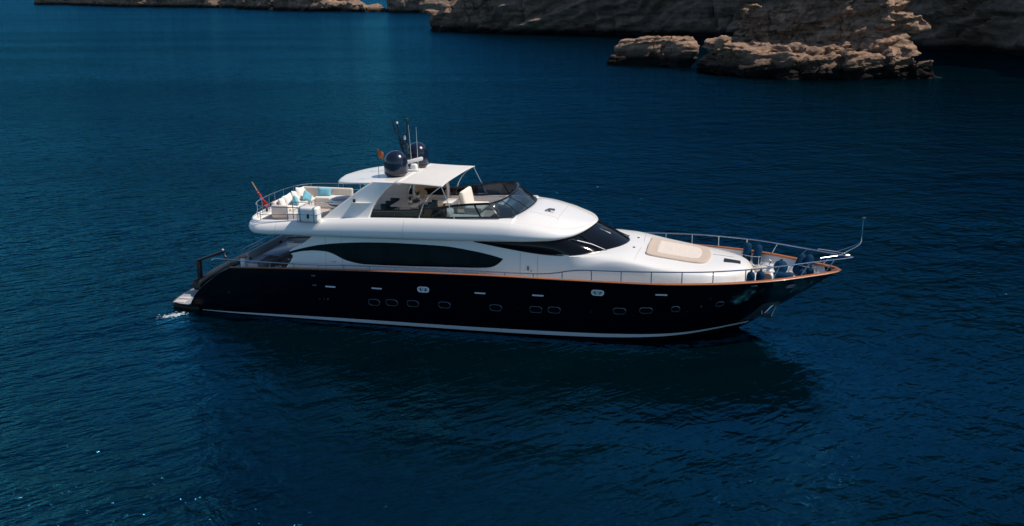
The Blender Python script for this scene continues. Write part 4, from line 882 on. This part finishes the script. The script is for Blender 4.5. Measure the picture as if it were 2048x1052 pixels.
part(e, "bowl", "teal", lambda b: b.lathe([(0, 0), (.09, 0), (.2, .05), (.24, .10), (.225, .10), (.18, .06), (0, .03)], n=24))
# -- rattan pod
e = empty("rattan_pod_chair", (-4.25, 2.0, z0), "tall rattan pod seat with white rim behind the far end of the dining table", "pod chair", rz=R(-84))
PODP = [(.62, 0), (.78, .18), (.88, .5), (.92, .95), (.88, 1.4), (.74, 1.78), (.5, 2.02), (.2, 2.12), (.02, 2.13)]
PODP = [tuple(p) for p in smooth_curve(PODP, 22)]
def pod(b):
    G = []
    for i in range(33):
        a = R(82+196*i/32); G.append([(r_*math.cos(a), r_*math.sin(a), z+.02) for r_, z in PODP])
    b.grid(G)
o = part(e, "woven_shell", "rattan", pod); solidify(o, .05)
def podrim(b):
    b.tube([(r_*math.cos(R(82)), r_*math.sin(R(82)), z+.02) for r_, z in PODP]+[(r_*math.cos(R(278)), r_*math.sin(R(278)), z+.02) for r_, z in PODP[::-1]], .06, 8)
part(e, "rim", "potw", podrim); part(e, "seat_cushion", "cream", lambda b: b.lathe([(0, .34), (.68, .34), (.76, .40), (.74, .50), (.6, .53), (0, .53)], n=30)); part(e, "base_ring", "rattan", lambda b: b.lathe([(.55, 0), (.62, .02), (.62, .30), (.55, .34)], n=30))
# -- helm seats, side lounge, console
e = empty("helm_bench", (-1.75, .9, z0), "cream double helm seat with tan sides facing the windscreen", "seat")
part(e, "seat_base", "white", lambda b: b.box((.15, 0, .22), (.75, 1.5, .44), .05)); part(e, "seat_cushion", "cream", lambda b: b.box((.22, 0, .54), (.95, 1.6, .2), .07, 3))
part(e, "backrest", "cream", lambda b: b.box((-.28, 0, .98), (.24, 1.6, .85), .11, 4, Matrix.Rotation(R(-12), 3, 'Y'))); part(e, "side_panel", "tan", lambda b: b.box((-.36, -.81, .93), (.10, .03, .66), .012, 2, Matrix.Rotation(R(-12), 3, 'Y')))
e = empty("side_table", (-2.75, .75, z0), "small white square table just aft of the helm seat", "table")
part(e, "table_top", "white", lambda b: b.box((0, 0, .78), (.72, 1.1, .06), .025)); part(e, "pedestal", "white", lambda b: b.box((0, 0, .38), (.4, .6, .75), .05))
e = empty("lounge_seat", (-1.6, -1.65, z0), "cream low lounge seat inside the near dark glazed side", "seat")
part(e, "seat_base", "white", lambda b: b.box((0, 0, .2), (2.0, 1.1, .4), .05)); part(e, "seat_cushion", "cream", lambda b: b.box((0, 0, .48), (2.0, 1.12, .18), .07, 3)); part(e, "bolster", "cream", lambda b: b.box((-.72, .12, .72), (.5, .8, .34), .15, 4)); 
e = empty("helm_console", (.15, .85, z0), "pale helm console with wheel behind the flybridge windscreen", "console")
part(e, "console_body", "greycush", lambda b: b.box((.1, 0, .40), (.7, 2.2, .8), .08)); part(e, "dash", "white", lambda b: b.box((-.02, 0, .84), (.66, 2.1, .14), .05, 2, Matrix.Rotation(R(14), 3, 'Y')))
part(e, "steering_wheel", "tan", lambda b: b.tube([(-.36+.08*math.sin(a), -.3+.24*math.cos(a), .80+.24*math.sin(a)) for a in np.linspace(0, 2*math.pi, 20, endpoint=False)], .022, 6, True)); part(e, "throttle", "white", lambda b: b.box((-.2, -.8, 1.0), (.1, .09, .22), .03))
# -- cockpit
e = empty("cockpit_table", (-11.82, .05, 1.856), "blue grey rectangular table in the shaded aft cockpit", "table")
part(e, "table_top", "bluetab", lambda b: b.box((0, 0, .76), (1.08, 2.55, .05), .02))
for y in (-.75, .75): part(e, "pedestal", "steel", lambda b: b.lathe([(0, 0), (.2, 0), (.2, .03), (.05, .05), (.05, .735), (0, .735)], (0, y, 0), 16))
e = empty("cockpit_sofa", (-12.72, .5, 1.856), "grey cushioned bench along the transom in the aft cockpit", "sofa")
part(e, "bench_base", "white", lambda b: b.box((0, 0, .2), (.6, 4.4, .4), .03)); part(e, "seat_cushion", "greycush", lambda b: b.box((.04, 0, .47), (.62, 4.4, .15), .06, 3)); part(e, "backrest", "greycush", lambda b: b.box((-.24, 0, .74), (.16, 4.4, .44), .06, 3))
e = empty("towel_stack", (-10.75, 2.75, 2.02), "small pile of folded white towels on the cockpit bar by the far rail", "towels")
part(e, "folded_towel", "whitefab", lambda b: b.box((0, 0, .86), (.42, .32, .12), .04)); part(e, "folded_towel", "whitefab", lambda b: b.box((.02, .01, .975), (.38, .3, .11), .04))
e = empty("cockpit_bar", (-10.6, 2.75, 1.856), "dark topped bar cabinet at the far side of the cockpit", "cabinet")
part(e, "cabinet", "white", lambda b: b.box((0, 0, .46), (1.2, .55, .92), .03)); part(e, "worktop", "black", lambda b: b.box((0, 0, .945), (1.26, .6, .05), .015))
for i, y in enumerate((-1.0, -.2, .6)):
    pass
e = empty("cockpit_chair", (-10.75, -.6, 1.856), "dark wood cockpit chair at the near end of the blue grey table", "chair", "chairs at the cockpit table")
part(e, "seat", "brown", lambda b: b.box((0, 0, .43), (.5, .5, .06), .02)); part(e, "backrest", "brown", lambda b: b.box((.24, 0, .7), (.05, .5, .45), .02))
for sx in (-.2, .2):
    for sy in (-.2, .2): part(e, "leg", "brown", lambda b: b.box((sx, sy, .2), (.045, .045, .4), .008, 1))
copy_tree(e, (-10.75, .55, 1.856), 0, "dark wood cockpit chair at the far end of the blue grey table")
# -- ensign on its staff, courtesy flag
e = empty("ensign", (-12.5, 0, 4.72), "furled red ensign on a raked wooden staff at the flybridge stern", "flag")
S0 = Vector((0, 0, 0)); S1 = Vector((-.80, 0, 1.42))
part(e, "staff", "wood", lambda b: b.tube([S0, S0.lerp(S1, .5), S1], [.038, .036, .026], 8)); part(e, "finial", "steel", lambda b: b.lathe([(0, 0), (.05, 0), (.05, .14), (0, .14)], (0.02, 0, -.04), 10))
def furl(b):
    rnd = random.Random(8); G = []
    for i in range(26):
        t = i/25; c = S0.lerp(S1, .12+.58*t)+Vector((.035, 0, -.035)); r0 = 1.25*(.042+.062*math.exp(-((t-.22)/.13)**2)+.035*math.exp(-((t-.02)/.07)**2)+.015*rnd.random())*(1-.3*t)
        G.append([c+Vector((math.cos(a), math.sin(a), .45*math.cos(a)))*r0*(1+.28*math.sin(3*a+t*9)) for a in np.linspace(0, 2*math.pi, 14, endpoint=False)])
    b.grid(G, closed_v=True)
part(e, "flag_cloth", "red", furl, 70)
for t in (.2, .42, .62): c = S0.lerp(S1, t); part(e, "lashing", "rope", lambda b: b.lathe([(.02, -.015), (.10*(1.2-t), -.01), (.10*(1.2-t), .01), (.02, .015)], tuple(c), 12))
e = empty("courtesy_flag", (-5.62, -1.78, 6.93), "small tattered orange flag on a thin pole above the hardtop", "flag")
part(e, "pole", "black", lambda b: b.tube([(0, 0, 0), (-.02, 0, .75), (-.05, 0, 1.42)], .013, 6))
part(e, "flag_cloth", "flag2", lambda b: b.grid([[(-.045+.34*u*(1-.45*abs(v-.35)), .05*math.sin(6*u+2*v), 1.40-.36*v-.14*u*u+.02*math.sin(9*u)) for v in np.linspace(0, 1, 8)] for u in np.linspace(0, 1, 12)]))
# -- fenders on the bow
def fender(loc, label, L_=.85, r_=.19, rot=(0, 0, 0)):
    e = empty("boat_fender", loc, label, "fender", "navy fenders stowed on the bow"); e.rotation_euler = rot
    part(e, "body", "fender", lambda b: b.lathe([(0, 0), (r_*.35, .0), (r_*.8, .06), (r_, .17), (r_, L_-.2), (r_*.82, L_-.07), (r_*.4, L_), (0, L_)], n=22), 60)
    part(e, "end_eye", "black", lambda b: b.tube([(0, 0, L_-.01), (0, 0, L_+.09)], .045, 8)); part(e, "lanyard", "black", lambda b: b.tube([(0, 0, L_+.05), (.01, .03, L_+.18)], .015, 5)); return e
FZ = 2.55
fender((11.75, 2.28, 2.58), "tall navy fender standing at the far bow rail, left of its pair", 1.02, .20, (R(-12), R(3), 0)); fender((12.22, 2.05, 2.58), "tall navy fender standing at the far bow rail, right of its pair", 1.0, .20, (R(-12), R(6), 0))
fender((14.02, .72, 2.62), "leaning navy fender of the rear pair near the bow point, left one", 1.0, .2, (R(-20), R(22), 0)); fender((14.42, .55, 2.62), "leaning navy fender of the rear pair near the bow point, right one", 1.0, .2, (R(-16), R(16), 0))
fender((14.02, -.92, 2.62), "navy fender at the near bow rail close to the point, left of its pair", .74, .19, (R(8), R(24), 0)); fender((14.5, -.80, 2.62), "navy fender at the near bow rail close to the point, right of its pair", .76, .19, (R(6), R(8), 0))
fender((11.95, -2.2, 2.56), "navy fender hanging behind the near cap rail, left of its pair", .86, .19, (R(6), R(3), 0)); fender((12.36, -2.0, 2.56), "navy fender hanging behind the near cap rail beside the windlass", .86, .19, (R(6), R(3), 0))
fender((13.85, -1.30, 2.98), "navy fender lying flat behind the near cap rail", .9, .19, (R(8), R(-86), R(-10)))
e = empty("ball_fender", (13.35, .70, FZ), "big round dark navy ball fender on the middle of the bow deck", "fender")
part(e, "body", "fender", lambda b: b.lathe([(.33*math.sin(a), .34-.34*math.cos(a)) for a in np.linspace(0, math.pi, 22)], n=30), 80); part(e, "end_eye", "black", lambda b: b.tube([(0, 0, .62), (.02, 0, .74)], .05, 8))
for x, y, lb_ in ((11.98, 2.14, "steel hoop holding the two tall fenders at the far rail"), (14.5, .72, "steel hoop holding the leaning fenders near the bow point")):
    e = empty("fender_basket", (x, y, 2.56), lb_, "fender basket", "steel fender baskets on the bow", R(-24))
    part(e, "hoop", "steel", lambda b: b.tube([(.52*math.cos(a), .26*math.sin(a), .5) for a in np.linspace(0, 2*math.pi, 26, endpoint=False)], .018, 6, True))
    for a in (.4, 2.7, 3.6, 5.8): part(e, "upright", "steel", lambda b: b.tube([(.52*math.cos(a), .26*math.sin(a), .5), (.5*math.cos(a), .25*math.sin(a), 0)], .014, 6))
# windlass, chain, rope coils
e = empty("anchor_windlass", (12.72, -1.50, FZ+.18), "white anchor windlass with brown drum behind the near cap rail", "windlass")
part(e, "gearbox", "white", lambda b: (b.box((.05, .1, .22), (.42, .5, .44), .1, 3), b.lathe([(0, .4), (.16, .4), (.16, .55), (.1, .62), (.1, .72), (.18, .76), (.18, .82), (0, .82)], (.05, .12, 0), 20)))
part(e, "drum", "pot", lambda b: b.lathe([(0, -.34), (.20, -.34), (.21, -.30), (.15, -.24), (.15, -.16), (.2, -.1), (0, -.1)], (-.02, 0, .32), 22, 'y')); part(e, "handle", "dullsteel", lambda b: b.tube([(.05, .12, .8), (.12, .12, 1.0), (.02, .1, 1.05)], .03, 6))
for x, y, lb_ in ((12.2, .95, "coil of pale rope on the bow deck behind the coachroof nose"), (12.62, .55, "coil of pale rope next to the ball fender on the bow deck")):
    e = empty("rope_coil", (x, y, FZ-.03), lb_, "rope coil", "pale rope coils on the bow deck")
    part(e, "rope", "rope", lambda b: b.tube([((.24-.018*(i/12)*.6)*math.cos(2*math.pi*i/14), (.17-.014*(i/12)*.6)*math.sin(2*math.pi*i/14), .06+.0115*i/1.6+.02*math.sin(i*1.7)) for i in range(34)], .035, 6))
e = empty("anchor_chain", (14.6, 0, 2.6), "pale anchor chain and rope led along the bow deck to the point", "chain")
part(e, "chain", "rope", lambda b: b.tube([tuple(p) for p in smooth_curve([(-1.2, -.55, .05), (-.6, .1, .06), (0, -.1, .05), (.5, .1, .05), (.75, 0, .08)], 30)], .04, 6)); part(e, "chain_stopper", "dullsteel", lambda b: b.box((.45, 0, .09), (.3, .2, .16), .04))
m_ = MB(); m_.tube([(15.5, -.3, 3.18), (15.62, 0, 3.2), (15.5, .3, 3.18)], .02, 6); m_.box((15.62, 0, 3.19), (.2, .14, .05), .02); m_.build("bow_fitting", "black", Y)
# stowed anchor
e = empty("anchor", (12.72, -.62, .98), "steel anchor stowed against the plated bow below the cap rail", "anchor")
part(e, "shank", "steel", lambda b: b.box((.30, .13, .34), (.95, .10, .09), .03, 2, Matrix.Rotation(R(-50), 3, 'Y') @ Matrix.Rotation(R(8), 3, 'Z')))
for s_, dx in ((-1, -.16), (1, .26)):
    part(e, "fluke", "dullsteel", lambda b: b.add([(dx, -.10, -.10), (dx+.05, -.1, -.13), (dx+s_*.12+.14, .10+.02*s_, .42), (dx-.02, .02, -.02), (dx+.1, .02, -.05), (dx+s_*.10+.12, .14, .44)], [(0, 1, 2), (3, 5, 4), (0, 2, 5, 3), (1, 4, 5, 2), (0, 3, 4, 1)]))
part(e, "crown", "brown", lambda b: b.box((.06, -.04, -.08), (.5, .16, .12), .04))
# splash at the stern
rnd = random.Random(3); b = MB()
for k in range(120):
    t = rnd.random(); x = -15.75-.75*t+rnd.gauss(0, .16); y = -3.45-.9*t+rnd.gauss(0, .14)-.2; r_ = rnd.uniform(.012, .065)*(1.1-t*.6)
    ring = [(x+r_*1.5*math.cos(a)*rnd.uniform(.6, 1.3), y+r_*math.sin(a)*rnd.uniform(.6, 1.3), .004) for a in np.linspace(0, 2*math.pi, 8, endpoint=False)]; n_ = len(b.V)
    b.add(ring+[(x, y, .012+r_*.22)], [(i, (i+1) % 8, 8) for i in range(8)])
tag(b.build("sea_foam", "foam"), "small patch of white splash beside the swim platform", "foam", None, "stuff")
